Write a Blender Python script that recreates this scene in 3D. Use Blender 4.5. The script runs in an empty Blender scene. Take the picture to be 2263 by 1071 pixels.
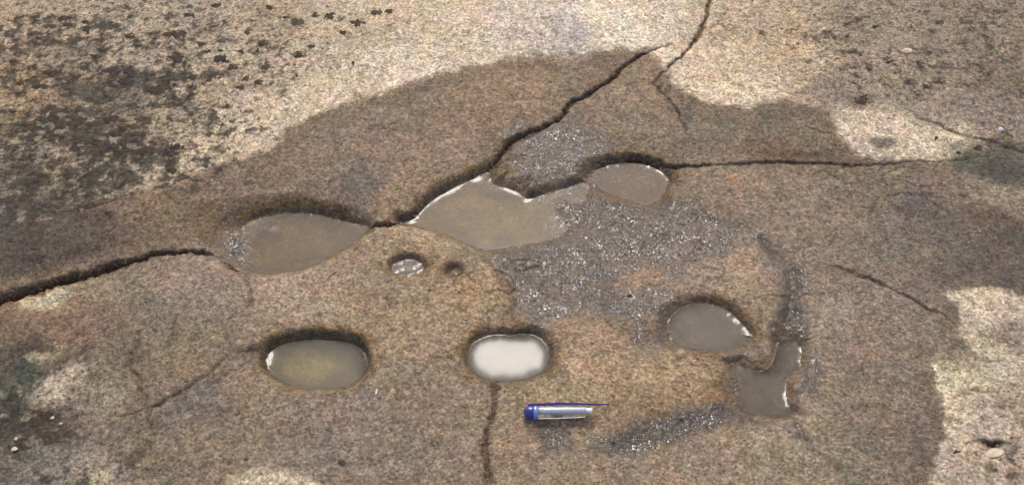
import bpy, math, random
import numpy as np
from mathutils import Vector

# ------------------------------------------------------------------ camera / world / light
scene = bpy.context.scene
COL = scene.collection
PITCH = math.radians(48.0)          # downward tilt
H = 0.90                            # eye height above the rock
FPX = 2577.0                        # focal length in photo pixels
PW, PH = 2263.0, 1071.0
D0 = H / math.tan(PITCH)
U = (H / math.sin(PITCH)) / FPX     # metres per photo pixel at the picture centre (0.47 mm)

cam_data = bpy.data.cameras.new("camera")
cam = bpy.data.objects.new("camera", cam_data)
COL.objects.link(cam)
cam.location = (0, -D0, H)
cam.rotation_euler = (math.pi / 2 - PITCH, 0, 0)
cam_data.sensor_width = 36.0
cam_data.sensor_fit = 'HORIZONTAL'
cam_data.lens = 36.0 * FPX / PW
cam_data.clip_start = 0.01
cam_data.clip_end = 200.0
scene.camera = cam

def pix_dir(px, py):
    cx = (px - PW / 2) / FPX
    cy = (PH / 2 - py) / FPX
    cp, sp = math.cos(PITCH), math.sin(PITCH)
    return np.stack([cx + 0 * cy, cp + cy * sp, -sp + cy * cp], -1)

def p2w(px, py, z=0.0):
    """photo pixel -> point on the horizontal plane z"""
    d = pix_dir(np.asarray(px, float), np.asarray(py, float))
    t = (z - H) / d[..., 2]
    return np.stack([d[..., 0] * t, -D0 + d[..., 1] * t], -1)

def w2p(x, y, z=0.0):
    cp, sp = math.cos(PITCH), math.sin(PITCH)
    dy, dz = y + D0, z - H
    depth = dy * cp - dz * sp
    up = dy * sp + dz * cp
    return PW / 2 + FPX * x / depth, PH / 2 - FPX * up / depth

SUN_PX = (1122, 852)                # where level water mirrors the veiled sun
SUN_STRENGTH, SUN_ANGLE = 0.58, 11.8
sd = pix_dir(np.array(float(SUN_PX[0])), np.array(float(SUN_PX[1])))
sd = sd / np.linalg.norm(sd)
SUN_ELEV = math.asin(-sd[2])
SUN_AZ = math.atan2(sd[0], sd[1])   # from +Y towards +X

world = bpy.data.worlds.new("World")
scene.world = world
world.use_nodes = True
wn = world.node_tree
wn.nodes.clear()
sky = wn.nodes.new("ShaderNodeTexSky")
sky.sky_type = 'NISHITA'
sky.sun_disc = False
sky.sun_elevation = SUN_ELEV
sky.sun_rotation = SUN_AZ
sky.air_density = 0.6
sky.dust_density = 3.0
sky.ozone_density = 1.0
bg = wn.nodes.new("ShaderNodeBackground")
bg.inputs[1].default_value = 0.15
wo = wn.nodes.new("ShaderNodeOutputWorld")
wn.links.new(sky.outputs[0], bg.inputs[0])
wn.links.new(bg.outputs[0], wo.inputs[0])

sun_data = bpy.data.lights.new("sun", 'SUN')
sun_data.energy = SUN_STRENGTH
sun_data.angle = math.radians(SUN_ANGLE)
sun_data.color = (1.0, 0.95, 0.87)
sun = bpy.data.objects.new("sun", sun_data)
COL.objects.link(sun)
sun.location = (0, 2, 3)
sun.rotation_euler = Vector((-sd[0], -sd[1], sd[2])).to_track_quat('-Z', 'Y').to_euler()

scene.view_settings.view_transform = 'Standard'
scene.view_settings.look = 'None'
scene.view_settings.gamma = 1.0
scene.view_settings.use_curve_mapping = False
scene.view_settings.exposure = 0.95
scene.render.engine = 'CYCLES'
KLIGHT = 1.25                       # picture value of a white surface; converts seen colours to albedo

# ------------------------------------------------------------------ numeric helpers
rng = np.random.default_rng(7)
random.seed(7)

def sstep(a, b, x):
    t = np.clip((x - a) / (b - a), 0, 1)
    return t * t * (3 - 2 * t)

_lat = {}
def perlin(x, y, seed):
    if seed not in _lat:
        ang = np.random.default_rng(seed).random((256, 256)) * 2 * np.pi
        _lat[seed] = (np.cos(ang).astype(np.float32), np.sin(ang).astype(np.float32))
    gx, gy = _lat[seed]
    x, y = x.astype(np.float32), y.astype(np.float32)
    xi, yi = np.floor(x).astype(np.int32), np.floor(y).astype(np.int32)
    xf, yf = x - xi, y - yi
    u, v = xf * xf * xf * (xf * (xf * 6 - 15) + 10), yf * yf * yf * (yf * (yf * 6 - 15) + 10)
    def g(ix, iy, fx, fy):
        a, b = ix & 255, iy & 255
        return gx[a, b] * fx + gy[a, b] * fy
    n00, n10 = g(xi, yi, xf, yf), g(xi + 1, yi, xf - 1, yf)
    n01, n11 = g(xi, yi + 1, xf, yf - 1), g(xi + 1, yi + 1, xf - 1, yf - 1)
    a, b = n00 + u * (n10 - n00), n01 + u * (n11 - n01)
    return (a + v * (b - a)) * 1.45

GRID_READY = False
def upsample(c, jj, ii):
    """Catmull-Rom free, cheap linear interpolation from sparse grid rows/columns to all of them"""
    J, I = np.arange(NY), np.arange(NX)
    a = np.clip(np.searchsorted(jj, J, 'right') - 1, 0, len(jj) - 2)
    t = ((J - jj[a]) / (jj[a + 1] - jj[a])).astype(np.float32)[:, None]
    c = c[a] * (1 - t) + c[a + 1] * t
    b = np.clip(np.searchsorted(ii, I, 'right') - 1, 0, len(ii) - 2)
    t = ((I - ii[b]) / (ii[b + 1] - ii[b])).astype(np.float32)[None, :]
    return c[:, b] * (1 - t) + c[:, b + 1] * t

def fbm(x, y, wl, octs, seed, gain=0.5):
    """wl: wavelength in photo-pixel units"""
    s, amp, tot = 0, 1.0, 0
    k = 1.0 / (wl * U)
    full = GRID_READY and x is CX
    for o in range(octs):
        wlo = 1.0 / (k * U)
        st = 8 if wlo > 110 else 4 if wlo > 26 else 2 if wlo > 16 else 1
        if full and st > 1:                 # long waves: sample sparsely, then interpolate
            jj, ii = np.append(np.arange(0, NY - 1, st), NY - 1), np.append(np.arange(0, NX - 1, st), NX - 1)
            c = perlin(cx1[ii][None, :] * k + 17.3 * o + 0 * cy1[jj][:, None], cy1[jj][:, None] * k - 9.1 * o + 0 * cx1[ii][None, :], seed + o)
            s = s + amp * upsample(c, jj, ii)
        else:
            s = s + amp * perlin(x * k + 17.3 * o, y * k - 9.1 * o, seed + o)
        tot += amp
        amp *= gain
        k *= 2.03
    return s / tot

def catmull(pts, n=8, closed=False):
    P = np.asarray(pts, float)
    if closed:
        P = np.vstack([P[-1:], P, P[:2]])
    else:
        P = np.vstack([2 * P[:1] - P[1:2], P, 2 * P[-1:] - P[-2:-1]])
    out = []
    for i in range(1, len(P) - 2):
        p0, p1, p2, p3 = P[i - 1], P[i], P[i + 1], P[i + 2]
        for t in np.linspace(0, 1, n, endpoint=False):
            out.append(0.5 * ((2 * p1) + (-p0 + p2) * t + (2 * p0 - 5 * p1 + 4 * p2 - p3) * t * t + (-p0 + 3 * p1 - 3 * p2 + p3) * t ** 3))
    if not closed:
        out.append(P[-2])
    return np.array(out)

def seg_dist(X, Y, pts, closed=False):
    """distance, nearest point, curve parameter (0..1)"""
    A = pts
    B = np.roll(pts, -1, 0) if closed else pts[1:]
    A = A if closed else pts[:-1]
    best = np.full(X.shape, 1e9)
    nx, ny, ts = np.zeros(X.shape), np.zeros(X.shape), np.zeros(X.shape)
    n = len(A)
    for i in range(n):
        ax, ay = A[i][0], A[i][1]
        bx, by = B[i][0] - ax, B[i][1] - ay
        L = bx * bx + by * by + 1e-18
        t = np.clip(((X - ax) * bx + (Y - ay) * by) / L, 0, 1)
        qx, qy = ax + t * bx, ay + t * by
        d = (X - qx) ** 2 + (Y - qy) ** 2
        m = d < best
        best = np.where(m, d, best)
        nx, ny = np.where(m, qx, nx), np.where(m, qy, ny)
        ts = np.where(m, (i + t) / n, ts)
    return np.sqrt(best), nx, ny, ts

def inside(X, Y, pts):
    c = np.zeros(X.shape, bool)
    n = len(pts)
    for i in range(n):
        x1, y1 = pts[i]
        x2, y2 = pts[(i + 1) % n]
        if y1 == y2:
            continue
        m = ((y1 > Y) != (y2 > Y)) & (X < (x2 - x1) * (Y - y1) / (y2 - y1) + x1)
        c ^= m
    return c

def srgb(c):
    c = np.asarray(c, float) / 255.0
    return np.where(c <= 0.04045, c / 12.92, ((c + 0.055) / 1.055) ** 2.4)

def albedo(c, k=None):
    return np.clip(srgb(c) / (k or KLIGHT), 0.004, 0.8)

# ------------------------------------------------------------------ the grid of the rock sheet
def axis(lo, hi, step, reach):
    core = np.arange(lo, hi + step, step)
    out, s, v = [], step, core[-1]
    while v < reach:
        s *= 1.35
        v += s
        out.append(v)
    right = np.array(out)
    out, s, v = [], step, core[0]
    while v > -reach:
        s *= 1.35
        v -= s
        out.append(v)
    return np.concatenate([np.array(out[::-1]), core, right])

xs = axis(-1530 * U, 1530 * U, 2.25 * U, 9.0)
ys = axis(-680 * U, 980 * U, 2.25 * U, 9.0)
NX, NY = len(xs), len(ys)
GX, GY = np.meshgrid(xs, ys)                # (NY, NX)
CX, CY = np.clip(GX, -1.2, 1.2), np.clip(GY, -0.6, 1.0)
cx1, cy1 = CX[0], CY[:, 0]
GRID_READY = True
PX, PY = w2p(CX, CY)                        # photo pixel of every rock vertex

def pwindow(px0, px1, py0, py1):
    """grid rows/columns that can show inside a rectangle of photo pixels"""
    c = p2w(np.array([px0, px1, px0, px1], float), np.array([py0, py0, py1, py1], float))
    return window(c, 4 * U)

def window(pts, pad):
    lo, hi = pts.min(0) - pad, pts.max(0) + pad
    i0, i1 = np.searchsorted(xs, [lo[0], hi[0]])
    j0, j1 = np.searchsorted(ys, [lo[1], hi[1]])
    return slice(max(j0, 0), min(j1, NY)), slice(max(i0, 0), min(i1, NX))

# warped positions so that outlines are never clean curves
WX = CX + U * (7 * fbm(CX, CY, 70, 3, 101) + 2.5 * fbm(CX, CY, 14, 2, 111))
WY = CY + U * (7 * fbm(CX, CY, 70, 3, 121) + 2.5 * fbm(CX, CY, 14, 2, 131))

# ------------------------------------------------------------------ relief
base = U * (11 * fbm(CX, CY, 900, 2, 1) + 6.5 * fbm(CX, CY, 260, 2, 5) + 2.6 * fbm(CX, CY, 60, 2, 9))
ROUGH = fbm(CX, CY, 13, 2, 21)
base += U * 1.0 * ROUGH

LOBES = [   # swellings and sags of the surface: outline in photo pixels, height, edge width (pixel units)
    ([(520, 612), (620, 618), (720, 596), (800, 540), (850, 505), (920, 503), (1000, 533), (1065, 575), (1112, 620), (1122, 670),
      (1090, 720), (1000, 730), (900, 900), (700, 960), (520, 900), (470, 760)], 9, 70),
    ([(1225, 725), (1350, 722), (1420, 800), (1520, 790), (1600, 810), (1622, 850), (1590, 880), (1480, 905), (1400, 940), (1300, 950),
      (1150, 960), (1120, 900), (1200, 830)], 6, 60),
    ([(1130, 300), (1300, 280), (1330, 420), (1500, 450), (1640, 500), (1680, 570), (1520, 600), (1480, 700), (1440, 800), (1390, 720),
      (1240, 700), (1180, 720), (1130, 640), (1080, 570), (1200, 520), (1150, 400)], -7, 90),
    ([(-300, 700), (40, 655), (200, 610), (400, 565), (480, 580), (530, 640), (500, 760), (300, 900), (-300, 900)], 8, 110),
    ([(-300, 620), (17, 610), (300, 540), (440, 470), (560, 415), (760, 465), (860, 470), (960, 400), (1080, 330), (1200, 255),
      (1400, 105), (1000, -100), (-300, -100)], 8, 60),
    ([(1320, 335), (1400, 325), (1480, 345), (1700, 335), (1900, 350), (2100, 345), (2100, 150), (1500, 100), (1300, 250)], 7, 60),
    ([(2085, 645), (2300, 640), (2300, 1100), (2060, 1100), (2090, 900), (2060, 800)], 5, 60),
    ([(1325, 985), (1400, 955), (1500, 925), (1620, 890), (1640, 910), (1500, 965), (1380, 1005)], -3, 40),
    ([(1680, 520), (1725, 545), (1765, 600), (1770, 690), (1725, 700), (1735, 610), (1690, 560)], -9, 34),
]
for poly, h, edge in LOBES:
    pts = catmull(p2w(*np.array(poly, float).T), 4, True)
    sl = window(pts, 90 * U)
    x, y = np.meshgrid(cx1[sl[1]][::4], cy1[sl[0]][::4])
    d, _, _, _ = seg_dist(x, y, pts, True)
    d = np.where(inside(x, y, pts), d, -d)
    d = d + 8 * U * fbm(x, y, 70, 2, 101)
    hh = h * U * sstep(-0.35 * edge * U, edge * U, d)
    hh = np.repeat(np.repeat(hh, 4, 0), 4, 1)[:CX[sl].shape[0], :CX[sl].shape[1]]
    for ax in (0, 1):                        # running mean turns the coarse steps back into slopes
        for _ in range(2):
            e = np.pad(hh, [(2, 2), (0, 0)] if ax == 0 else [(0, 0), (2, 2)], mode='edge')
            n_ = hh.shape[ax]
            hh = sum(e[i:i + n_] if ax == 0 else e[:, i:i + n_] for i in range(5)) / 5
    base[sl] += hh

pit = sstep(0.34, 0.62, fbm(CX, CY, 17, 3, 31, 0.6))
base -= U * 3.0 * pit
base += U * 0.55 * fbm(CX, CY, 8, 2, 35)

fis = np.exp(-(fbm(CX, CY, 330, 4, 41, 0.55) / 0.010) ** 2) * sstep(0.0, 0.35, fbm(CX, CY, 300, 2, 47))
base -= U * 2.4 * fis
base += U * 2.4 * fbm(CX, CY, 52, 3, 51)

# pools: waterline outline in photo pixels, water level, depth, bank widths (far, near, left, right), all in pixel units
POOLS = {
    'P1': dict(pts=[(508, 545), (526, 508), (572, 482), (640, 470), (705, 474), (760, 488), (815, 501), (795, 530), (748, 560), (700, 583),
                    (650, 600), (600, 606), (556, 600), (528, 586), (510, 566)], zw=-21, dep=15, bank=(17, 22, 40, 14), slope=55, thin=[(522, 532, 58, 62, 1.0), (590, 488, 44, 22, 0.9)]),
    'P2': dict(pts=[(880, 492), (912, 482), (950, 445), (1000, 415), (1046, 394), (1082, 378), (1086, 402), (1112, 412), (1145, 424),
                    (1165, 438), (1200, 430), (1258, 412), (1290, 404), (1305, 425), (1292, 465), (1272, 500), (1225, 530), (1140, 548),
                    (1070, 553), (1030, 540), (975, 516), (925, 503)], zw=-22, dep=13, bank=(11, 26, 12, 80), slope=60, thin=[(1262, 455, 110, 75, 1.0), (1180, 545, 110, 34, 0.95), (1095, 395, 36, 22, 0.8)]),
    'P3': dict(pts=[(1296, 400), (1318, 375), (1352, 362), (1400, 358), (1448, 370), (1476, 392), (1468, 428), (1442, 452), (1402, 448),
                    (1350, 430), (1312, 416)], zw=-22, dep=12, bank=(9, 46, 26, 12), slope=50, thin=[(1390, 456, 90, 26, 1.0), (1310, 395, 34, 40, 0.8)]),
    'P4': dict(pts=[(588, 800), (598, 774), (630, 756), (690, 748), (750, 750), (795, 766), (812, 795), (806, 828), (775, 850), (725, 862),
                    (670, 860), (622, 842), (595, 822)], zw=-15, dep=24, bank=(9, 18, 11, 10), slope=40),
    'P5': dict(pts=[(1032, 796), (1040, 763), (1070, 744), (1102, 738), (1126, 740), (1152, 737), (1184, 741), (1208, 762), (1214, 793),
                    (1200, 822), (1164, 838), (1120, 845), (1076, 841), (1044, 822)], zw=-14, dep=20, bank=(9, 14, 12, 14), slope=30),
    'P6': dict(pts=[(1476, 712), (1490, 688), (1520, 672), (1556, 668), (1598, 680), (1632, 704), (1662, 742), (1640, 762), (1606, 778),
                    (1560, 776), (1516, 768), (1482, 752)], zw=-17, dep=15, bank=(10, 18, 34, 10), slope=40, thin=[(1480, 740, 30, 40, 0.8)]),
    'P7': dict(pts=[(1714, 770), (1722, 752), (1750, 746), (1772, 770), (1772, 812), (1748, 830), (1738, 858), (1742, 890), (1762, 918),
                    (1735, 922), (1700, 920), (1662, 916), (1634, 900), (1622, 870), (1624, 836), (1612, 806), (1630, 802), (1656, 817),
                    (1690, 815), (1706, 795)], zw=-16, dep=9, bank=(12, 18, 26, 16), slope=26, thin=[(1622, 850, 30, 60, 0.9), (1690, 928, 80, 16, 0.7)]),
    'P8': dict(pts=[(864, 592), (875, 578), (900, 571), (925, 577), (938, 592), (928, 604), (900, 611), (876, 606)], zw=-5, dep=5,
               bank=(9, 12, 10, 10), slope=18),
    'P9': dict(pts=[(986, 604), (994, 596), (1006, 593), (1018, 597), (1016, 608), (1002, 614), (990, 612)], zw=-3, dep=2,
               bank=(8, 10, 8, 8), slope=10),
}
rock = base.copy()
nearside = np.zeros(GX.shape)
thin = np.zeros(GX.shape)
poold = np.full(GX.shape, 1.0)              # distance to the nearest waterline (negative inside), metres
for k, p in POOLS.items():
    zw = p['zw'] * U
    pts = catmull(p2w(*np.array(p['pts'], float).T, zw), 6, True)
    p['poly'] = pts
    sl = window(pts, 95 * U)
    p['sl'] = sl
    wk = {'P2': 0.8, 'P7': 1.3, 'P3': 0.9, 'P1': 0.7, 'P6': 0.8, 'P4': 0.7}.get(k, 0.5)
    x = CX[sl] + wk * (WX[sl] - CX[sl])
    y = CY[sl] + wk * (WY[sl] - CY[sl])
    d, qx, qy, _ = seg_dist(x, y, pts, True)
    ins = inside(x, y, pts)
    d = np.where(ins, -d, d)
    g = np.maximum(np.abs(d), 1e-9)
    ux, uy = (x - qx) / g, (y - qy) / g
    bf, bn, bl, br = p['bank']
    w = (np.maximum(uy, 0) ** 2 * bf + np.maximum(-uy, 0) ** 2 * bn + np.maximum(-ux, 0) ** 2 * bl + np.maximum(ux, 0) ** 2 * br) * U
    w = np.maximum(w, 3 * U) * (1 + 0.45 * fbm(x, y, 40, 3, 55)) * 1.9
    b = base[sl]
    t = np.clip(d / w, 0, 1)
    rise = 1 - (1 - t) ** 2.2
    out = zw + (b - zw) * np.clip(rise, 0, 1)
    floor = zw - p['dep'] * U * (1 - np.exp(-(np.maximum(-d, 0) / (p['slope'] * 0.42 * U)) ** 1.35)) + \
        1.2 * U * fbm(x, y, 34, 2, 77) * sstep(0, 12 * U, -d)
    shore = np.exp(-(d / (10 * U)) ** 2)
    for tx_, ty_, ta, tb, tv in p.get('thin', []):           # places where the water is a skin over the grains
        e = tv * (1 - sstep(0.15, 1.3, np.sqrt(((PX[sl] - tx_) / ta) ** 2 + ((PY[sl] - ty_) / tb) ** 2)))
        bumps = 1.3 * fbm(x, y, 22, 2, 91) + 0.4 * fbm(x, y, 7.5, 1, 95)
        thin[sl] = np.maximum(thin[sl], e)
        floor = floor * (1 - e) + e * (zw + U * (0.25 + bumps))
        out = np.where(d < 40 * U, out * (1 - 0.9 * e) + 0.9 * e * (zw + U * (0.1 + bumps + d / U * 0.14)), out)
    z = np.where(d < 0, floor, out) + shore * U * (1.3 * fbm(x, y, 17, 2, 81) + 0.8 * fbm(x, y, 8, 1, 85)) + 0.5 * U * ROUGH[sl]
    rock[sl] = np.minimum(rock[sl], z)
    poold[sl] = np.minimum(poold[sl], d)
    nearside[sl] = np.maximum(nearside[sl], np.exp(-((d + 8 * U) / (9 * U)) ** 2) * np.clip(-uy * np.sign(d), 0, 1))

# cracks: (x, y, depth, width) along the foot of the far wall, photo pixels / pixel units; far-side and near-side width factors
CRACKS = [
    ([(-250, 720, 40, 30), (0, 655, 38, 28), (60, 636, 36, 26), (120, 619, 32, 22), (180, 604, 28, 19), (240, 587, 25, 17), (300, 570, 22, 15),
      (350, 557, 20, 13), (400, 551, 19, 11), (450, 554, 15, 9), (482, 562, 13, 8), (508, 580, 16, 9), (530, 592, 16, 9)], 0.32, 0.95),
    ([(780, 500, 22, 12), (815, 499, 22, 12), (850, 495, 22, 12), (885, 485, 25, 13), (915, 462, 27, 14), (955, 432, 27, 14), (1005, 406, 27, 14),
      (1050, 384, 27, 15), (1083, 362, 26, 16), (1103, 336, 26, 16), (1130, 308, 24, 15), (1162, 291, 20, 12), (1202, 275, 18, 10),
      (1242, 249, 17, 9), (1272, 219, 17, 9), (1312, 198, 17, 9), (1352, 173, 16, 9), (1376, 148, 16, 9), (1411, 125, 14, 7), (1450, 105, 10, 4),
      (1492, 93, 4, 2)], 0.4, 0.95),
    ([(1600, -90, 13, 7), (1566, 15, 13, 7), (1556, 50, 14, 8), (1532, 92, 14, 8), (1502, 127, 12, 6), (1471, 157, 10, 5), (1450, 182, 9, 5),
      (1456, 202, 9, 5), (1481, 228, 9, 4), (1500, 258, 8, 4), (1513, 290, 7, 4), (1530, 322, 4, 3)], 0.7, 0.8),
    ([(1270, 368, 3, 4), (1300, 362, 9, 7), (1325, 352, 18, 12), (1362, 345, 26, 16), (1402, 343, 28, 17), (1442, 350, 27, 16), (1482, 361, 22, 12),
      (1530, 363, 13, 8), (1580, 360, 9, 7), (1650, 356, 9, 8), (1720, 352, 11, 10), (1780, 354, 11, 10), (1830, 358, 10, 8), (1880, 362, 9, 7),
      (1940, 362, 7, 6), (2000, 359, 5, 6), (2080, 356, 4, 6), (2140, 352, 2, 6), (2180, 345, 1, 5)], 0.35, 0.95),
    ([(2025, 262, 4, 5), (2060, 272, 7, 10), (2095, 287, 7, 10), (2135, 300, 6, 9), (2180, 312, 6, 10), (2225, 324, 7, 11), (2290, 340, 6, 10)], 0.5, 0.9),
    ([(1845, 588, 3, 5), (1895, 606, 9, 8), (1950, 627, 8, 7), (2000, 652, 7, 6), (2050, 682, 8, 6), (2088, 702, 5, 5), (2115, 727, 3, 4)], 0.6, 1.0),
    ([(1098, 838, 10, 9), (1091, 858, 11, 10), (1087, 900, 10, 9), (1077, 955, 11, 10), (1072, 1010, 11, 10), (1076, 1075, 11, 10), (1080, 1200, 10, 9)], 0.8, 0.8),
    ([(540, 596, 5, 5), (548, 631, 6, 6), (553, 672, 5, 6), (535, 695, 3, 5), (500, 712, 4, 5), (503, 747, 4, 5), (512, 782, 4, 5), (485, 808, 4, 5),
      (404, 863, 6, 6), (353, 893, 7, 6), (303, 909, 6, 6), (245, 922, 3, 5)], 0.7, 0.9),
    ([(512, 782, 4, 8), (545, 780, 7, 14), (585, 786, 9, 16)], 0.9, 1.0),
    ([(310, 735, 4, 6), (306, 765, 5, 7), (284, 803, 6, 8), (302, 833, 6, 7), (316, 873, 7, 7), (323, 893, 6, 7), (328, 934, 5, 7), (342, 969, 5, 7),
      (314, 1005, 4, 7), (285, 1030, 3, 6)], 0.9, 0.9),
    ([(1752, 912, 9, 10), (1772, 950, 5, 10), (1792, 985, 4, 10), (1822, 1012, 4, 9), (1852, 1042, 3, 9), (1890, 1085, 3, 9)], 0.8, 0.9),
    ([(1755, 628, 3, 16), (1748, 670, 5, 20), (1738, 710, 9, 22), (1742, 750, 13, 20)], 0.9, 0.9),
    ([(1686, 520, 3, 15), (1712, 552, 4, 16), (1748, 588, 3, 16), (1756, 628, 3, 18)], 0.8, 0.9),
    ([(1060, 560, 3, 8), (1105, 605, 6, 12), (1128, 650, 6, 12), (1128, 700, 6, 11), (1150, 735, 8, 12)], 0.9, 1.0),
    ([(1600, 790, 9, 9), (1625, 800, 10, 12), (1650, 806, 9, 12)], 0.8, 1.0),
    ([(1655, 985, 2, 5), (1650, 1030, 3, 5), (1655, 1090, 3, 5)], 0.9, 0.9),
    ([(2158, 978, 4, 6), (2178, 984, 16, 15), (2196, 988, 17, 16), (2214, 986, 7, 8)], 0.35, 0.9),
    ([(2222, 988, 4, 6), (2238, 992, 6, 7), (2240, 1004, 5, 6), (2225, 1014, 4, 6), (2212, 1018, 4, 5)], 0.8, 0.9),
    ([(2182, 1028, 5, 9), (2188, 1042, 7, 10)], 0.8, 0.9),
]
crackm = np.zeros(GX.shape)                 # 1 in a crack's bed, fading up its walls
for spec, ff, fn in CRACKS:
    S = np.array(spec, float)
    C = catmull(S, 8)
    pts = p2w(C[:, 0], C[:, 1])
    sl = window(pts, 45 * U)
    x = CX[sl] + 0.9 * (WX[sl] - CX[sl])
    y = CY[sl] + 0.9 * (WY[sl] - CY[sl])
    x = x + 2.4 * U * np.tanh(5 * fbm(x, y, 26, 2, 141))          # chipped, angular lips
    y = y + 2.4 * U * np.tanh(5 * fbm(x, y, 26, 2, 151))
    d, qx, qy, ts = seg_dist(x, y, pts)
    idx = np.clip(ts * (len(C) - 1), 0, len(C) - 1)
    dep = np.interp(idx, np.arange(len(C)), np.maximum(C[:, 2], 0)) * U
    wid = np.interp(idx, np.arange(len(C)), np.maximum(C[:, 3], 0.5)) * U
    wid = wid * (1 + 0.5 * fbm(x, y, 30, 2, 61) + 0.45 * fbm(x, y, 11, 2, 63))
    dep = dep * (1 + 0.35 * fbm(x, y, 45, 2, 65))
    s = np.clip((y - qy) / np.maximum(d, 1e-9), -1, 1) * 0.5 + 0.5
    w = np.maximum(wid * (fn + (ff - fn) * s), 1.6 * U)
    t = np.clip(d / w, 0, 2.0)
    prof = np.clip(1 - t / 2.0, 0, 1) ** 2.3
    prof = np.where(t < 0.25, np.maximum(prof, 0.72), prof) * (1 + 0.16 * fbm(x, y, 11, 2, 69))
    prof = 0.9 * prof + 0.13 * np.clip(1 - d / (4.0 * np.maximum(w, 5 * U)), 0, 1) ** 2      # worn shoulders
    rock[sl] = np.minimum(rock[sl], base[sl] - dep * prof)
    crackm[sl] = np.maximum(crackm[sl], np.clip(1.25 - 0.85 * t, 0, 1) * np.clip(dep / (14 * U), 0.2, 1))

# ------------------------------------------------------------------ colours of the stone (its stains and damp, with some wall and ledge shade painted in)
DRY = [(100, 70, 172, 152, 122), (60, 200, 156, 130, 96), (40, 40, 170, 148, 118), (250, 90, 170, 152, 126), (150, 200, 158, 136, 108), (330, 130, 168, 148, 122),
       (280, 240, 128, 116, 96), (200, 300, 118, 106, 88), (130, 290, 112, 98, 80), (340, 290, 160, 142, 114), (120, 350, 156, 136, 110), (60, 400, 128, 116, 96),
       (230, 380, 128, 118, 98), (270, 410, 140, 130, 106), (430, 350, 200, 180, 146), (350, 400, 190, 172, 138), (460, 60, 170, 154, 128), (440, 200, 172, 152, 124),
       (560, 150, 178, 158, 130), (600, 60, 172, 152, 122), (560, 270, 202, 182, 150), (700, 230, 206, 186, 154), (680, 130, 192, 172, 142), (760, 60, 192, 172, 140),
       (900, 130, 212, 194, 166), (850, 60, 196, 176, 142), (1000, 60, 204, 184, 152), (1150, 70, 206, 190, 166), (1260, 80, 192, 180, 164), (1330, 50, 220, 204, 176),
       (1400, 80, 216, 200, 172), (1530, 190, 212, 190, 158), (1600, 150, 204, 180, 146), (1750, 90, 190, 164, 128), (1650, 50, 188, 166, 134), (1680, 200, 206, 186, 154),
       (1780, 160, 186, 164, 132), (1900, 60, 168, 150, 124), (2150, 80, 156, 138, 114), (2230, 180, 146, 128, 106), (2000, 200, 166, 148, 122), (1830, 205, 148, 128, 110),
       (2100, 150, 156, 138, 114), (2200, 270, 158, 140, 122), (2000, 300, 206, 188, 158), (1900, 290, 200, 182, 154), (2100, 325, 206, 190, 154), (2050, 240, 168, 150, 126),
       (2200, 690, 206, 186, 156), (2200, 800, 194, 176, 148), (2120, 830, 198, 182, 146), (2150, 950, 182, 166, 140), (2240, 740, 150, 132, 112),
       (2210, 900, 170, 152, 128), (2120, 1040, 180, 162, 136), (2240, 1040, 166, 148, 126), (2180, 1000, 182, 160, 138)]
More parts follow.
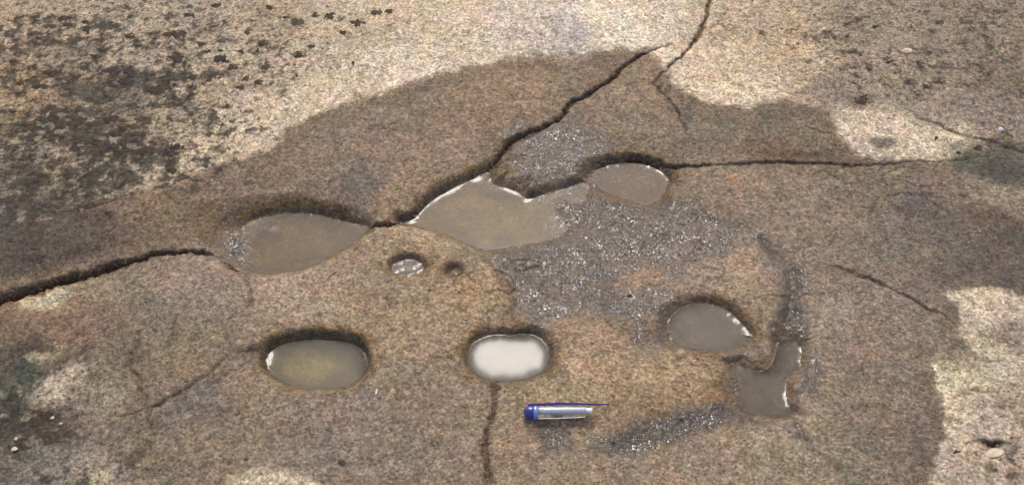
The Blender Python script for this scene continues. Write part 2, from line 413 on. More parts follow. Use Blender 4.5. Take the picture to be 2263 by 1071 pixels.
DAMP = [(750, 300, 138, 117, 91), (900, 250, 134, 114, 89), (1100, 200, 152, 122, 91), (1150, 230, 157, 126, 95), (1050, 260, 152, 121, 92), (850, 300, 150, 121, 98),
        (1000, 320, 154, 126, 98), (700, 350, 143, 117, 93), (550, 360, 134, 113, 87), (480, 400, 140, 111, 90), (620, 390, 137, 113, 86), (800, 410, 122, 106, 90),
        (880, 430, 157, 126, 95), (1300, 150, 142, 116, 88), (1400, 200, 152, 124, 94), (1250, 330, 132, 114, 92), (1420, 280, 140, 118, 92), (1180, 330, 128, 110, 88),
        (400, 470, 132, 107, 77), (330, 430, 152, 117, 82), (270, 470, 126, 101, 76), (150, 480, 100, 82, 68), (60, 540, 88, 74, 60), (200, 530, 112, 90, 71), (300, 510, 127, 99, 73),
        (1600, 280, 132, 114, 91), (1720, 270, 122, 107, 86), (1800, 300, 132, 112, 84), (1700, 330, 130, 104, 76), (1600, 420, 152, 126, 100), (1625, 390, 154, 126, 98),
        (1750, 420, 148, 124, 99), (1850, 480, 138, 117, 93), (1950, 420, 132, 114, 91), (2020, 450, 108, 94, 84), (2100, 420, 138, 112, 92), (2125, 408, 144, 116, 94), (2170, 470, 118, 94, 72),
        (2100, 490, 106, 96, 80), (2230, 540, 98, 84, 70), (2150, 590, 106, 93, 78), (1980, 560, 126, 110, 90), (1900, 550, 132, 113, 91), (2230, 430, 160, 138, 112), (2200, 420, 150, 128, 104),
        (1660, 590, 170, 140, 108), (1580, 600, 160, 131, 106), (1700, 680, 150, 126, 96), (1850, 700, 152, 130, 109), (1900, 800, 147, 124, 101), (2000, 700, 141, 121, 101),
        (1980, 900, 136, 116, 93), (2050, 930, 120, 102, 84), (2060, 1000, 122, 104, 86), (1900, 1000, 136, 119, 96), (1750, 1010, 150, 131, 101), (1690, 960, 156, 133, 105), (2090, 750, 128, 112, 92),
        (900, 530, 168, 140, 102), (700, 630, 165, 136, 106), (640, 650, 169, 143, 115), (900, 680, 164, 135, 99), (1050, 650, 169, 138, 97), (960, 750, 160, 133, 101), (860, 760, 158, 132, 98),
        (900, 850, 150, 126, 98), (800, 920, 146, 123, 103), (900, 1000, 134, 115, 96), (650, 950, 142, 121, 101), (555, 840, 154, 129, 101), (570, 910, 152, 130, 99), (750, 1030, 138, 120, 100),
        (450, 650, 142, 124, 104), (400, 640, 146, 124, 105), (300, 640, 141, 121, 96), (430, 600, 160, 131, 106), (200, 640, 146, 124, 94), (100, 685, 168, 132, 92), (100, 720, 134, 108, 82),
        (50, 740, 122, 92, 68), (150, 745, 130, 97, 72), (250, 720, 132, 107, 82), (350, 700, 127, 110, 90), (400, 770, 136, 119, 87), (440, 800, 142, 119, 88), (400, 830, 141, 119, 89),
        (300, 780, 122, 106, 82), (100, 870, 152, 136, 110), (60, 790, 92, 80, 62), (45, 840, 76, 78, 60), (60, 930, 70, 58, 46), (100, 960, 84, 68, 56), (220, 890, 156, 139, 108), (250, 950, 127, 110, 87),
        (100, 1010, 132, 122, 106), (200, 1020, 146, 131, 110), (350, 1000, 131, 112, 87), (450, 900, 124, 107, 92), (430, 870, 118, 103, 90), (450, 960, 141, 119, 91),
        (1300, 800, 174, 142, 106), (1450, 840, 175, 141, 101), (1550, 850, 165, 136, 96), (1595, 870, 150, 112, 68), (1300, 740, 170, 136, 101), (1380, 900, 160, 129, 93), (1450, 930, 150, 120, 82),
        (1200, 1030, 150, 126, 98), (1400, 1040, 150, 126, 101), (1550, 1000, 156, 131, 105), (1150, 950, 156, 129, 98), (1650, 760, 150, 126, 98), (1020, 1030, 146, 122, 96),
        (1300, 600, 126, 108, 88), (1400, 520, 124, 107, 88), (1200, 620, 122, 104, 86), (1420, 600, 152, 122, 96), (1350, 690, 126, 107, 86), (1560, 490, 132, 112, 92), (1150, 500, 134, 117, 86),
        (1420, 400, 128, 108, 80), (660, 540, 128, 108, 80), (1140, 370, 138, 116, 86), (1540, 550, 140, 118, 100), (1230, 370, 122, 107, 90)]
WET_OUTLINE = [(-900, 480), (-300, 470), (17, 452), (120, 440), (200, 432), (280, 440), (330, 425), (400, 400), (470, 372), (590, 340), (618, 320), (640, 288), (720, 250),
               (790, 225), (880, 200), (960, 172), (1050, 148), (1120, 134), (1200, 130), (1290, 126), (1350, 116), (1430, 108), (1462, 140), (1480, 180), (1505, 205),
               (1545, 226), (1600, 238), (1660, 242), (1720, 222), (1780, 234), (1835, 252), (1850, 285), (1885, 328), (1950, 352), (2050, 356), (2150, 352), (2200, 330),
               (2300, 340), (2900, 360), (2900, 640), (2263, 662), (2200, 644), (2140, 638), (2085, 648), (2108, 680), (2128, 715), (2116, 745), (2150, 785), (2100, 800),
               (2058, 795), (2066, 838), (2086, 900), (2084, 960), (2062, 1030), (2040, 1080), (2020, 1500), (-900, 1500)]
PALE_ISLES = [([(40, 668), (90, 650), (150, 632), (165, 650), (130, 680), (80, 692)], (196, 178, 142)),
              ([(70, 880), (110, 840), (150, 815), (195, 810), (190, 840), (160, 880), (100, 905)], (184, 166, 136)),
              ([(480, 1080), (500, 1052), (560, 1036), (640, 1040), (700, 1058), (720, 1100), (600, 1200)], (192, 172, 138)),
              ([(160, 1090), (180, 1050), (240, 1035), (260, 1070), (220, 1120)], (176, 160, 128)),
              ([(50, 785), (90, 782), (130, 765), (150, 772), (120, 800), (70, 806)], (170, 148, 122)),
              ([(1945, 378), (1970, 372), (1995, 378), (1970, 390)], (180, 156, 118)),
              ([(2110, 385), (2150, 375), (2200, 400), (2280, 405), (2280, 440), (2190, 425)], (170, 148, 120))]

RX0, RX1, RY0, RY1, RS = -700, 2960, -420, 1500, 10
rx = np.arange(RX0, RX1, RS, dtype=float)
ry = np.arange(RY0, RY1, RS, dtype=float)
RXX, RYY = np.meshgrid(rx, ry)

def greyed(c, k):
    c = np.array(c, float)
    return c + k * (c @ np.array([0.3, 0.59, 0.11]) - c)

def idw(samples, k):
    wsum = np.zeros(RXX.shape)
    acc = np.zeros(RXX.shape + (3,))
    for s in samples:
        d2 = (RXX - s[0]) ** 2 + ((RYY - s[1]) * 1.35) ** 2
        w = 1.0 / (d2 + 900.0) ** 1.9
        wsum += w
        acc += w[..., None] * greyed(s[2:], k) * (1.0 if k < 0.2 else 0.955) * (0.89 if s[0] > 1850 and s[1] < 280 else 1.0)
    return acc / wsum[..., None]

def psdf(poly):
    pts = np.array(poly, float)
    d, _, _, _ = seg_dist(RXX, RYY, pts, True)
    return np.where(inside(RXX, RYY, pts), d, -d)

PWX, PWY = w2p(np.clip(WX, -1.2, 1.2), np.clip(WY, -0.6, 1.0))
QX = CX + U * (26 * fbm(CX, CY, 120, 3, 201) + 6 * fbm(CX, CY, 18, 2, 205))
QY = CY + U * (26 * fbm(CX, CY, 120, 3, 211) + 6 * fbm(CX, CY, 18, 2, 215))
QPX, QPY = w2p(QX, QY)

def samp(field, px, py):
    fx = np.clip((px - RX0) / RS, 0, len(rx) - 1.001)
    fy = np.clip((py - RY0) / RS, 0, len(ry) - 1.001)
    i, j = fx.astype(int), fy.astype(int)
    a, b = fx - i, fy - j
    if field.ndim == 3:
        a, b = a[..., None], b[..., None]
    return (field[j, i] * (1 - a) + field[j, i + 1] * a) * (1 - b) + (field[j + 1, i] * (1 - a) + field[j + 1, i + 1] * a) * b

edge_n = fbm(CX, CY, 42, 3, 301)
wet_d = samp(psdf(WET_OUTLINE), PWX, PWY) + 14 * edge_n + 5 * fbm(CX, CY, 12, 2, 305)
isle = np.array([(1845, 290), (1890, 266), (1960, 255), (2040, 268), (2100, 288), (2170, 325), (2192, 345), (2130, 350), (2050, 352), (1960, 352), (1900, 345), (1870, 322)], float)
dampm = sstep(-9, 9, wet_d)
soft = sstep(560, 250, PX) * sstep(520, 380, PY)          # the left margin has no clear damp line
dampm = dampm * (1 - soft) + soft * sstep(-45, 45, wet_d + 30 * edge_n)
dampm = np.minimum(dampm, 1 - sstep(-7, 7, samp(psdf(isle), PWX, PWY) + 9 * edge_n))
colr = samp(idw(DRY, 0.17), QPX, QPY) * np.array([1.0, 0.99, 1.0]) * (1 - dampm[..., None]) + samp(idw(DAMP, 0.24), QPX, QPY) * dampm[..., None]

def blend(mask, c, a=1.0):
    global colr
    m = np.clip(mask * a, 0, 1)[..., None]
    colr = colr * (1 - m) + np.array(c, float) * m

def blend_at(sl, mask, c, a=1.0):
    m = np.clip(mask * a, 0, 1)[..., None]
    colr[sl] = colr[sl] * (1 - m) + greyed(c, 0.2) * m

def wsdf(poly, pad):
    """window and signed distance (photo pixels, positive inside) of an outline"""
    pts = np.array(poly, float)
    sl = pwindow(pts[:, 0].min() - pad, pts[:, 0].max() + pad, pts[:, 1].min() - pad, pts[:, 1].max() + pad)
    x, y = PWX[sl], PWY[sl]
    d, _, _, _ = seg_dist(x, y, pts, True)
    return sl, np.where(inside(x, y, pts), d, -d)

for poly, c in PALE_ISLES:
    sl, d = wsdf(poly, 40)
    blend_at(sl, sstep(-10, 14, d + 14 * edge_n[sl]), c, 0.9)
# dark rim of the drying damp patch
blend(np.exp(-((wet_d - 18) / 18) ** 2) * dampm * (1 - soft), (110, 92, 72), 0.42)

def ell(cx, cy, rx_, ry_, ang=0, s=0.45, nz=0.35, X=None, Y=None, N=None):
    X, Y, N = (PWX if X is None else X), (PWY if Y is None else Y), (edge_n if N is None else N)
    c, sn = math.cos(math.radians(ang)), math.sin(math.radians(ang))
    u = ((X - cx) * c + (Y - cy) * sn) / rx_
    v = (-(X - cx) * sn + (Y - cy) * c) / ry_
    r = np.sqrt(u * u + v * v) + nz * N
    return 1 - sstep(1 - s, 1 + s, r)

fleck = fbm(CX, CY, 34, 4, 311, 0.65)
# broad stains and one painted ledge shadow: cx, cy, rx, ry, angle, colour, opacity
STAINS_AND_SHADE = [
    (2210, 368, 105, 42, 12, (80, 74, 62), 1.0), (2140, 358, 44, 14, 0, (84, 84, 68), 0.9), (2240, 340, 50, 30, 30, (98, 88, 74), 0.8),
    (1955, 318, 28, 11, 5, (118, 108, 94), 0.9), (1900, 225, 30, 20, 0, (118, 102, 90), 0.7), (1840, 200, 44, 22, 10, (134, 116, 100), 0.6),
    (1700, 338, 50, 10, 3, (120, 84, 58), 0.7), (1640, 330, 26, 9, 0, (136, 100, 72), 0.4), (1780, 340, 60, 9, 3, (92, 70, 50), 0.7),
    (1622, 395, 26, 10, 40, (168, 122, 88), 0.6), (1520, 268, 12, 16, 0, (92, 90, 82), 0.7), (1650, 362, 40, 11, -5, (106, 100, 88), 0.7),
    (2025, 450, 46, 24, 10, (100, 86, 78), 0.6), (2210, 490, 60, 18, 10, (96, 76, 58), 0.6), (2235, 620, 40, 18, 0, (88, 78, 72), 0.7), (2120, 600, 90, 24, -14, (104, 90, 76), 0.5),
    (200, 250, 75, 17, -4, (108, 96, 82), 0.85), (130, 285, 90, 22, 8, (104, 88, 72), 0.75), (225, 375, 56, 20, 15, (98, 92, 76), 0.8), (285, 398, 42, 16, 5, (102, 98, 80), 0.85),
    (290, 335, 66, 14, 5, (96, 86, 74), 0.75), (170, 305, 60, 22, 10, (100, 92, 74), 0.6), (45, 408, 34, 24, 0, (98, 94, 78), 0.75), (60, 112, 44, 17, 0, (124, 102, 86), 0.65),
    (110, 165, 40, 14, 0, (112, 92, 72), 0.65), (270, 172, 44, 22, 10, (108, 92, 78), 0.7), (390, 182, 40, 14, 0, (106, 98, 84), 0.75), (335, 204, 36, 12, 0, (98, 88, 72), 0.75),
    (234, 60, 36, 11, 3, (108, 100, 82), 0.75), (222, 228, 36, 10, -12, (88, 78, 62), 0.7), (410, 235, 26, 16, 0, (132, 124, 104), 0.6), (30, 300, 20, 40, 0, (118, 108, 70), 0.5),
    (250, 430, 50, 12, 0, (118, 106, 90), 0.7), (200, 460, 40, 14, 0, (112, 92, 76), 0.6), (130, 480, 140, 34, 5, (92, 76, 62), 0.8), (100, 560, 150, 34, -14, (82, 70, 58), 0.85), (40, 520, 60, 60, 0, (80, 68, 56), 0.8),
    (440, 98, 24, 40, 0, (150, 132, 108), 0.4), (500, 165, 48, 10, 0, (128, 110, 92), 0.6), (540, 195, 60, 12, 0, (150, 128, 102), 0.5),
    (1260, 95, 36, 46, 0, (182, 172, 158), 0.5), (1350, 55, 30, 34, 0, (226, 210, 180), 0.5),
    (90, 725, 80, 30, 5, (130, 102, 78), 0.5), (1480, 945, 170, 28, -17, (84, 76, 68), 0.85), (1228, 975, 36, 36, 0, (92, 84, 76), 0.7), (1750, 700, 32, 50, 0, (92, 82, 70), 0.7), (1740, 590, 60, 44, 45, (118, 106, 94), 0.5), (40, 735, 34, 22, 0, (112, 84, 64), 0.6), (200, 205, 100, 30, 0, (80, 72, 62), 0.75), (335, 182, 90, 28, 0, (76, 70, 60), 0.75), (150, 292, 140, 36, 5, (76, 67, 57), 0.8), (290, 340, 120, 34, 8, (74, 67, 58), 0.8), (50, 390, 70, 44, 0, (78, 72, 62), 0.75), (230, 395, 90, 26, 6, (78, 74, 63), 0.75), (40, 470, 90, 50, 0, (80, 70, 60), 0.6), (130, 110, 120, 26, 0, (108, 96, 82), 0.5), (35, 800, 34, 50, 0, (82, 72, 58), 0.6), (55, 830, 22, 40, 10, (66, 76, 60), 0.75),
    (70, 925, 60, 26, 0, (62, 50, 40), 0.9), (105, 965, 36, 18, 0, (70, 56, 46), 0.8), (30, 900, 20, 40, 0, (74, 68, 52), 0.7), (95, 770, 30, 18, 20, (86, 66, 54), 0.7),
    (100, 1055, 22, 14, 0, (62, 48, 42), 0.85), (145, 1036, 11, 9, 0, (72, 62, 52), 0.85), (60, 1010, 22, 10, 0, (92, 82, 70), 0.5), (30, 1060, 30, 12, 0, (92, 88, 72), 0.6),
    (430, 872, 40, 18, -35, (110, 98, 88), 0.7), (400, 905, 40, 16, -30, (114, 102, 92), 0.5), (470, 840, 24, 9, -30, (112, 92, 80), 0.6), (545, 800, 36, 24, 0, (116, 104, 92), 0.5),
    (550, 850, 36, 40, 0, (160, 128, 98), 0.25), (385, 760, 12, 12, 0, (98, 84, 68), 0.7), (800, 408, 56, 16, 0, (110, 99, 86), 0.6), (440, 810, 50, 8, -30, (134, 104, 76), 0.35),
    (2240, 745, 22, 26, 0, (142, 124, 106), 0.6), (2150, 815, 60, 11, 4, (160, 142, 116), 0.6), (2110, 795, 60, 28, 8, (146, 128, 100), 0.5),
    (755, 1025, 14, 7, 0, (92, 86, 76), 0.7), (1420, 608, 60, 22, 0, (160, 128, 100), 0.75), (1300, 590, 40, 14, -10, (112, 98, 88), 0.6), (1385, 685, 24, 8, 0, (78, 74, 76), 0.7),
    (1140, 385, 26, 34, 0, (156, 130, 98), 0.6), (1145, 370, 22, 40, 0, (120, 98, 70), 0.4), (2190, 985, 30, 9, 6, (86, 76, 66), 0.9), (2236, 1004, 10, 12, 0, (120, 106, 92), 0.6), (2186, 1040, 11, 11, 0, (104, 98, 82), 0.7),  # the dark flat oval at the lower-right hollow paints the ledge's shadow
    (2235, 1058, 16, 7, 0, (78, 66, 56), 0.7), (1930, 545, 60, 16, 20, (118, 102, 84), 0.4), (1290, 870, 120, 18, 0, (160, 138, 92), 0.35), (1000, 885, 120, 24, 0, (144, 120, 104), 0.35),
]
for cx, cy, a, b, ang, c, op in STAINS_AND_SHADE:
    q = 1.6 * max(a, b)
    sl = pwindow(cx - q, cx + q, cy - q, cy + q)
    e = ell(cx, cy, a, b, ang, 0.55, 0.35, PWX[sl], PWY[sl], edge_n[sl])
    if (cx < 560 and cy < 560) or (cx < 300 and cy > 690):        # crusty growth breaks up into flecks
        e = sstep(0.30, 0.62, 0.62 * e + 0.55 * fleck[sl]) * np.clip(e * 3, 0, 1)
    blend_at(sl, e, c, op)

for cx, cy, a, b, ang, c, op in [(1122, 790, 112, 66, 0, (104, 88, 62), 0.8), (702, 803, 132, 78, 0, (116, 94, 62), 0.6), (560, 446, 120, 16, -4, (84, 64, 44), 0.7),  # wet bands round the pools; dark arcs put far-wall shade into the colour
                                 (455, 495, 34, 46, 0, (112, 90, 58), 0.6), (560, 470, 110, 20, -6, (96, 76, 52), 0.6), (700, 460, 90, 20, 14, (92, 74, 50), 0.6), (1570, 715, 116, 66, 6, (120, 98, 70), 0.5),
                                 (1600, 690, 90, 30, 32, (92, 72, 52), 0.5), (1740, 735, 40, 60, 0, (104, 92, 76), 0.6), (1700, 840, 100, 100, 0, (122, 104, 80), 0.45)]:
    sl = pwindow(cx - 190, cx + 190, cy - 130, cy + 130)
    blend_at(sl, ell(cx, cy, a, b, ang, 0.3, 0.3, PWX[sl], PWY[sl], edge_n[sl]), c, op)
# rust and silt rings round the hollows, wetted beds of the cracks
ring = np.exp(-((poold - 15 * U) / (9 * U)) ** 2)
blend(ring * sstep(0.1, -0.2, fbm(CX, CY, 60, 2, 331) - 0.15), (112, 84, 50), 0.55)
bankm = sstep(13 * U, 4 * U, poold)
blend(bankm, (122, 98, 68), 0.6)
bed = sstep(0, -5 * U, poold)
blend(bed, (122, 100, 66), 0.75)
blend(bed * sstep(-26 * U, -3 * U, poold), (92, 78, 52), 0.75)
blend(bed * sstep(-0.05, 0.35, fbm(CX, CY, 48, 3, 335)), (88, 78, 60), 0.7)
blend(bed * sstep(0.0, 0.4, fbm(CX, CY, 60, 3, 337)), (172, 136, 92), 0.65)
blend(nearside * bed, (104, 88, 56), 0.75)
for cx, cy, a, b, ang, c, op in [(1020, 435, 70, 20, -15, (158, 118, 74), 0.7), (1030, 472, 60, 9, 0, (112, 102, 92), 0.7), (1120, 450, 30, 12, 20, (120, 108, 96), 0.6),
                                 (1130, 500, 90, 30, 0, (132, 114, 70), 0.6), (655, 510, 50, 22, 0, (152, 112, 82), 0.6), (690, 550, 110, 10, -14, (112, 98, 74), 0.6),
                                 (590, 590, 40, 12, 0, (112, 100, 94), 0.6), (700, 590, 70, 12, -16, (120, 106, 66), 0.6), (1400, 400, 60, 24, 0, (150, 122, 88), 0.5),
                                 (1462, 410, 12, 40, 10, (140, 96, 52), 0.5), (700, 805, 150, 90, 0, (84, 74, 58), 0.9), (684, 806, 66, 36, 0, (186, 164, 112), 0.95), (1420, 440, 40, 10, 0, (150, 116, 74), 0.5)]:  # wide dark oval and pale centre paint depth shading into the round pool
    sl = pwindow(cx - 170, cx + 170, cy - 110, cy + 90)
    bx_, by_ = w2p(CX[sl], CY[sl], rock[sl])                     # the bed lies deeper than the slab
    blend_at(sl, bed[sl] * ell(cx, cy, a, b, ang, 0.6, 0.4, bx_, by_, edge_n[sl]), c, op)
blend(crackm, (100, 79, 56), 0.8)

# dark crusty specks
dens = np.zeros(GX.shape)
for cx, cy, a, b, v in [(150, 120, 340, 160, 0.9), (230, 280, 330, 190, 1.15), (480, 130, 260, 140, 0.7), (60, 430, 200, 90, 1.0), (700, 60, 260, 60, 0.35), (2080, 110, 430, 150, 0.62),
                        (2150, 260, 140, 60, 0.45), (60, 930, 130, 110, 0.9), (120, 800, 150, 70, 0.5), (180, 1040, 170, 50, 0.6), (2180, 480, 160, 120, 0.35), (2200, 960, 120, 110, 0.35),
                        (1000, 80, 500, 60, 0.12), (300, 700, 250, 100, 0.3), (1900, 420, 200, 100, 0.2)]:
    dens = np.maximum(dens, v * ell(cx, cy, a, b, 0, 0.55, 0.3))
dens = dens * (0.62 + 0.55 * sstep(-0.35, 0.3, fbm(CX, CY, 130, 3, 345)))
spk = fbm(CX, CY, 34, 4, 341, 0.62)
m = sstep(-0.14, 0.3, spk - 0.46 + 0.5 * dens) * np.clip(dens * 3, 0, 1)
blend(m, np.array((60, 54, 46), float) + 22 * np.clip(fbm(CX, CY, 20, 3, 347), -1, 1)[..., None], 0.85)
spk2 = fbm(CX, CY, 12, 2, 351, 0.6)
m = sstep(-0.05, 0.25, spk2 - 0.44 + 0.36 * dens) * np.clip(dens * 3, 0.25, 1)
blend(m, (76, 65, 52), 0.75)
m = sstep(0.05, 0.3, fbm(CX, CY, 26, 2, 361) - 0.3 + 0.2 * dens) * dens
blend(m, (186, 174, 150), 0.4)
blend(pit * (1 - bed), (84, 70, 54), 0.5)
blend(fis * (1 - bed), (84, 70, 54), 0.35)

# general mottling
mot = 1 + 0.06 * fbm(CX, CY, 160, 3, 371) + 0.15 * fbm(CX, CY, 40, 4, 381, 0.68)
hue = 1.5 * fbm(CX, CY, 64, 4, 391, 0.65)
rosy = 1.5 * fbm(CX, CY, 84, 4, 395, 0.65)
alb = albedo(colr) * (mot ** 2.2)[..., None] * np.stack([1.03 + 0.07 * hue + 0.07 * rosy, 1 + 0.01 * hue - 0.03 * rosy, 0.885 - 0.09 * hue + 0.03 * rosy], -1)

# wet film (glossy), from standing dampness
FILM = [([(1110, 330), (1150, 296), (1230, 275), (1330, 290), (1345, 330), (1300, 362), (1300, 395), (1200, 428), (1165, 434), (1150, 380), (1120, 350)], 1.0),
        ([(1225, 490), (1250, 450), (1300, 424), (1350, 434), (1400, 452), (1445, 455), (1490, 430), (1540, 455), (1600, 480), (1640, 505), (1600, 560), (1530, 575), (1490, 620),
          (1500, 665), (1478, 700), (1478, 750), (1450, 790), (1415, 788), (1395, 750), (1400, 705), (1330, 690), (1240, 700), (1225, 745), (1190, 740), (1140, 690), (1130, 630),
          (1085, 575), (1130, 548), (1195, 522)], 1.0),
        ([(1195, 950), (1240, 945), (1260, 985), (1245, 1010), (1215, 985)], 0.8),
        ([(1300, 970), (1390, 955), (1420, 936), (1500, 915), (1560, 895), (1622, 872), (1655, 915), (1600, 932), (1500, 968), (1420, 995), (1330, 1008)], 1.2),
        ([(1640, 490), (1680, 505), (1720, 535), (1755, 580), (1795, 615), (1800, 645), (1765, 665), (1730, 655), (1728, 600), (1685, 565), (1640, 530)], 1.0),
        ([(1728, 650), (1765, 650), (1790, 735), (1815, 790), (1800, 860), (1765, 880), (1745, 840), (1775, 800), (1760, 745), (1735, 740), (1712, 765), (1695, 750), (1712, 700)], 1.1),
        ([(1600, 780), (1680, 750), (1715, 790), (1640, 800), (1630, 900), (1700, 925), (1770, 930), (1830, 1010), (1790, 990), (1740, 930), (1640, 915), (1612, 850)], 0.9),
        ([(500, 545), (510, 510), (540, 485), (590, 474), (640, 470), (600, 490), (565, 512), (545, 545), (535, 580), (512, 570)], 1.2),
        ([(530, 770), (590, 760), (600, 830), (560, 815)], 0.8),
        ([(815, 620), (880, 615), (870, 645), (820, 645)], 0.6), ([(970, 575), (1060, 570), (1050, 600), (1010, 615), (975, 610)], 0.6),
        ([(1120, 290), (1160, 278), (1170, 300), (1130, 318)], 1.0), ([(1600, 355), (1690, 352), (1690, 370), (1610, 372)], 0.8)]
film = np.zeros(GX.shape)
film_n = fbm(CX, CY, 40, 3, 401)
for poly, v in FILM:
    sl, d = wsdf(poly, 40)
    film[sl] = np.maximum(film[sl], v * sstep(-14, 16, d + 22 * film_n[sl]))
film *= 0.3 + 0.7 * sstep(-0.25, 0.2, fbm(CX, CY, 34, 3, 411, 0.6))
film *= 1 - 0.85 * ell(1420, 608, 60, 22)
film = np.maximum(film, 0.4 * bankm)
film = np.maximum(film, thin * np.clip(0.75 + 1.3 * fbm(CX, CY, 30, 3, 415), 0, 1))
film = np.maximum(film, 0.4 * crackm * dampm)
fm = 0.45 * np.clip(film, 0, 1)[..., None]
alb = (1 - fm) * alb + fm * albedo((114, 98, 78))
alb *= (1 - 0.56 * np.clip(film, 0, 1))[..., None]           # a water film darkens stone
alb = np.clip(alb, 0.004, 0.75)
rock += U * film * (0.22 * fbm(CX, CY, 8.5, 2, 421) - 0.75 * ROUGH)

# ------------------------------------------------------------------ mesh helpers
def sheet(name, X, Y, Z, keep=None, mat=None, attrs=None):
    ny, nx = X.shape
    idx = np.arange(ny * nx).reshape(ny, nx)
    quads = np.stack([idx[:-1, :-1], idx[:-1, 1:], idx[1:, 1:], idx[1:, :-1]], -1).reshape(-1, 4)
    co = np.stack([X, Y, Z], -1).reshape(-1, 3).astype(np.float32)
    sel = None
    if keep is not None:
        quads = quads[keep.reshape(-1)]
        sel = np.unique(quads)
        remap = np.full(ny * nx, -1)
        remap[sel] = np.arange(len(sel))
        quads = remap[quads]
        co = co[sel]
    me = bpy.data.meshes.new(name)
    me.vertices.add(len(co))
    me.vertices.foreach_set("co", co.ravel())
    me.loops.add(quads.size)
    me.loops.foreach_set("vertex_index", quads.astype(np.int32).ravel())
    me.polygons.add(len(quads))
    me.polygons.foreach_set("loop_start", np.arange(0, quads.size, 4, dtype=np.int32))
    me.polygons.foreach_set("use_smooth", np.ones(len(quads), bool))
    me.update(calc_edges=True)
    for an, arr in (attrs or {}).items():
        at = me.attributes.new(an, 'FLOAT_COLOR', 'POINT')
        a = arr.reshape(-1, arr.shape[-1])
        if sel is not None:
            a = a[sel]
        f = np.ones((len(a), 4), np.float32)
        f[:, :a.shape[1]] = a
        at.data.foreach_set("color", f.ravel())
    if mat:
        me.materials.append(mat)
    o = bpy.data.objects.new(name, me)
    COL.objects.link(o)
    return o

class NT:
    """small node-tree helper"""
    def __init__(self, name):
        self.m = bpy.data.materials.new(name)
        self.m.use_nodes = True
        self.t = self.m.node_tree
        self.t.nodes.clear()
        self.out = self.t.nodes.new("ShaderNodeOutputMaterial")
    def n(self, kind, **kw):
        nd = self.t.nodes.new(kind)
        for k, v in kw.items():
            if k.startswith('i_'):
                nd.inputs[k[2:].replace('_', ' ')].default_value = v
            elif k[0] == 'I':
                nd.inputs[int(k[1:])].default_value = v
            else:
                setattr(nd, k, v)
        return nd
    def l(self, a, b):
        self.t.links.new(a, b)
    def math(self, op, a, b=None, clamp=False):
        nd = self.n("ShaderNodeMath", operation=op, use_clamp=clamp)
        for i, v in enumerate((a, b)):
            if v is None:
                continue
            if isinstance(v, (int, float)):
                nd.inputs[i].default_value = v
            else:
                self.l(v, nd.inputs[i])
        return nd.outputs[0]
    def noise(self, vec, scale, detail=3, rough=0.6):
        nd = self.n("ShaderNodeTexNoise")
        nd.inputs["Scale"].default_value = scale
        nd.inputs["Detail"].default_value = detail
        nd.inputs["Roughness"].default_value = rough
        self.l(vec, nd.inputs["Vector"])
        return nd.outputs["Fac"]
    def rng(self, v, a, b, c, d):
        nd = self.n("ShaderNodeMapRange")
        self.l(v, nd.inputs[0])
        for i, q in enumerate((a, b, c, d)):
            nd.inputs[i + 1].default_value = q
        return nd.outputs[0]
    def mixc(self, f, a, b, mode='MIX'):
        nd = self.n("ShaderNodeMix", data_type='RGBA', blend_type=mode)
        for i, v in ((0, f), (6, a), (7, b)):
            if isinstance(v, (int, float)):
                nd.inputs[i].default_value = v
            elif isinstance(v, tuple):
                nd.inputs[i].default_value = v
            else:
                self.l(v, nd.inputs[i])
        return nd.outputs[2]

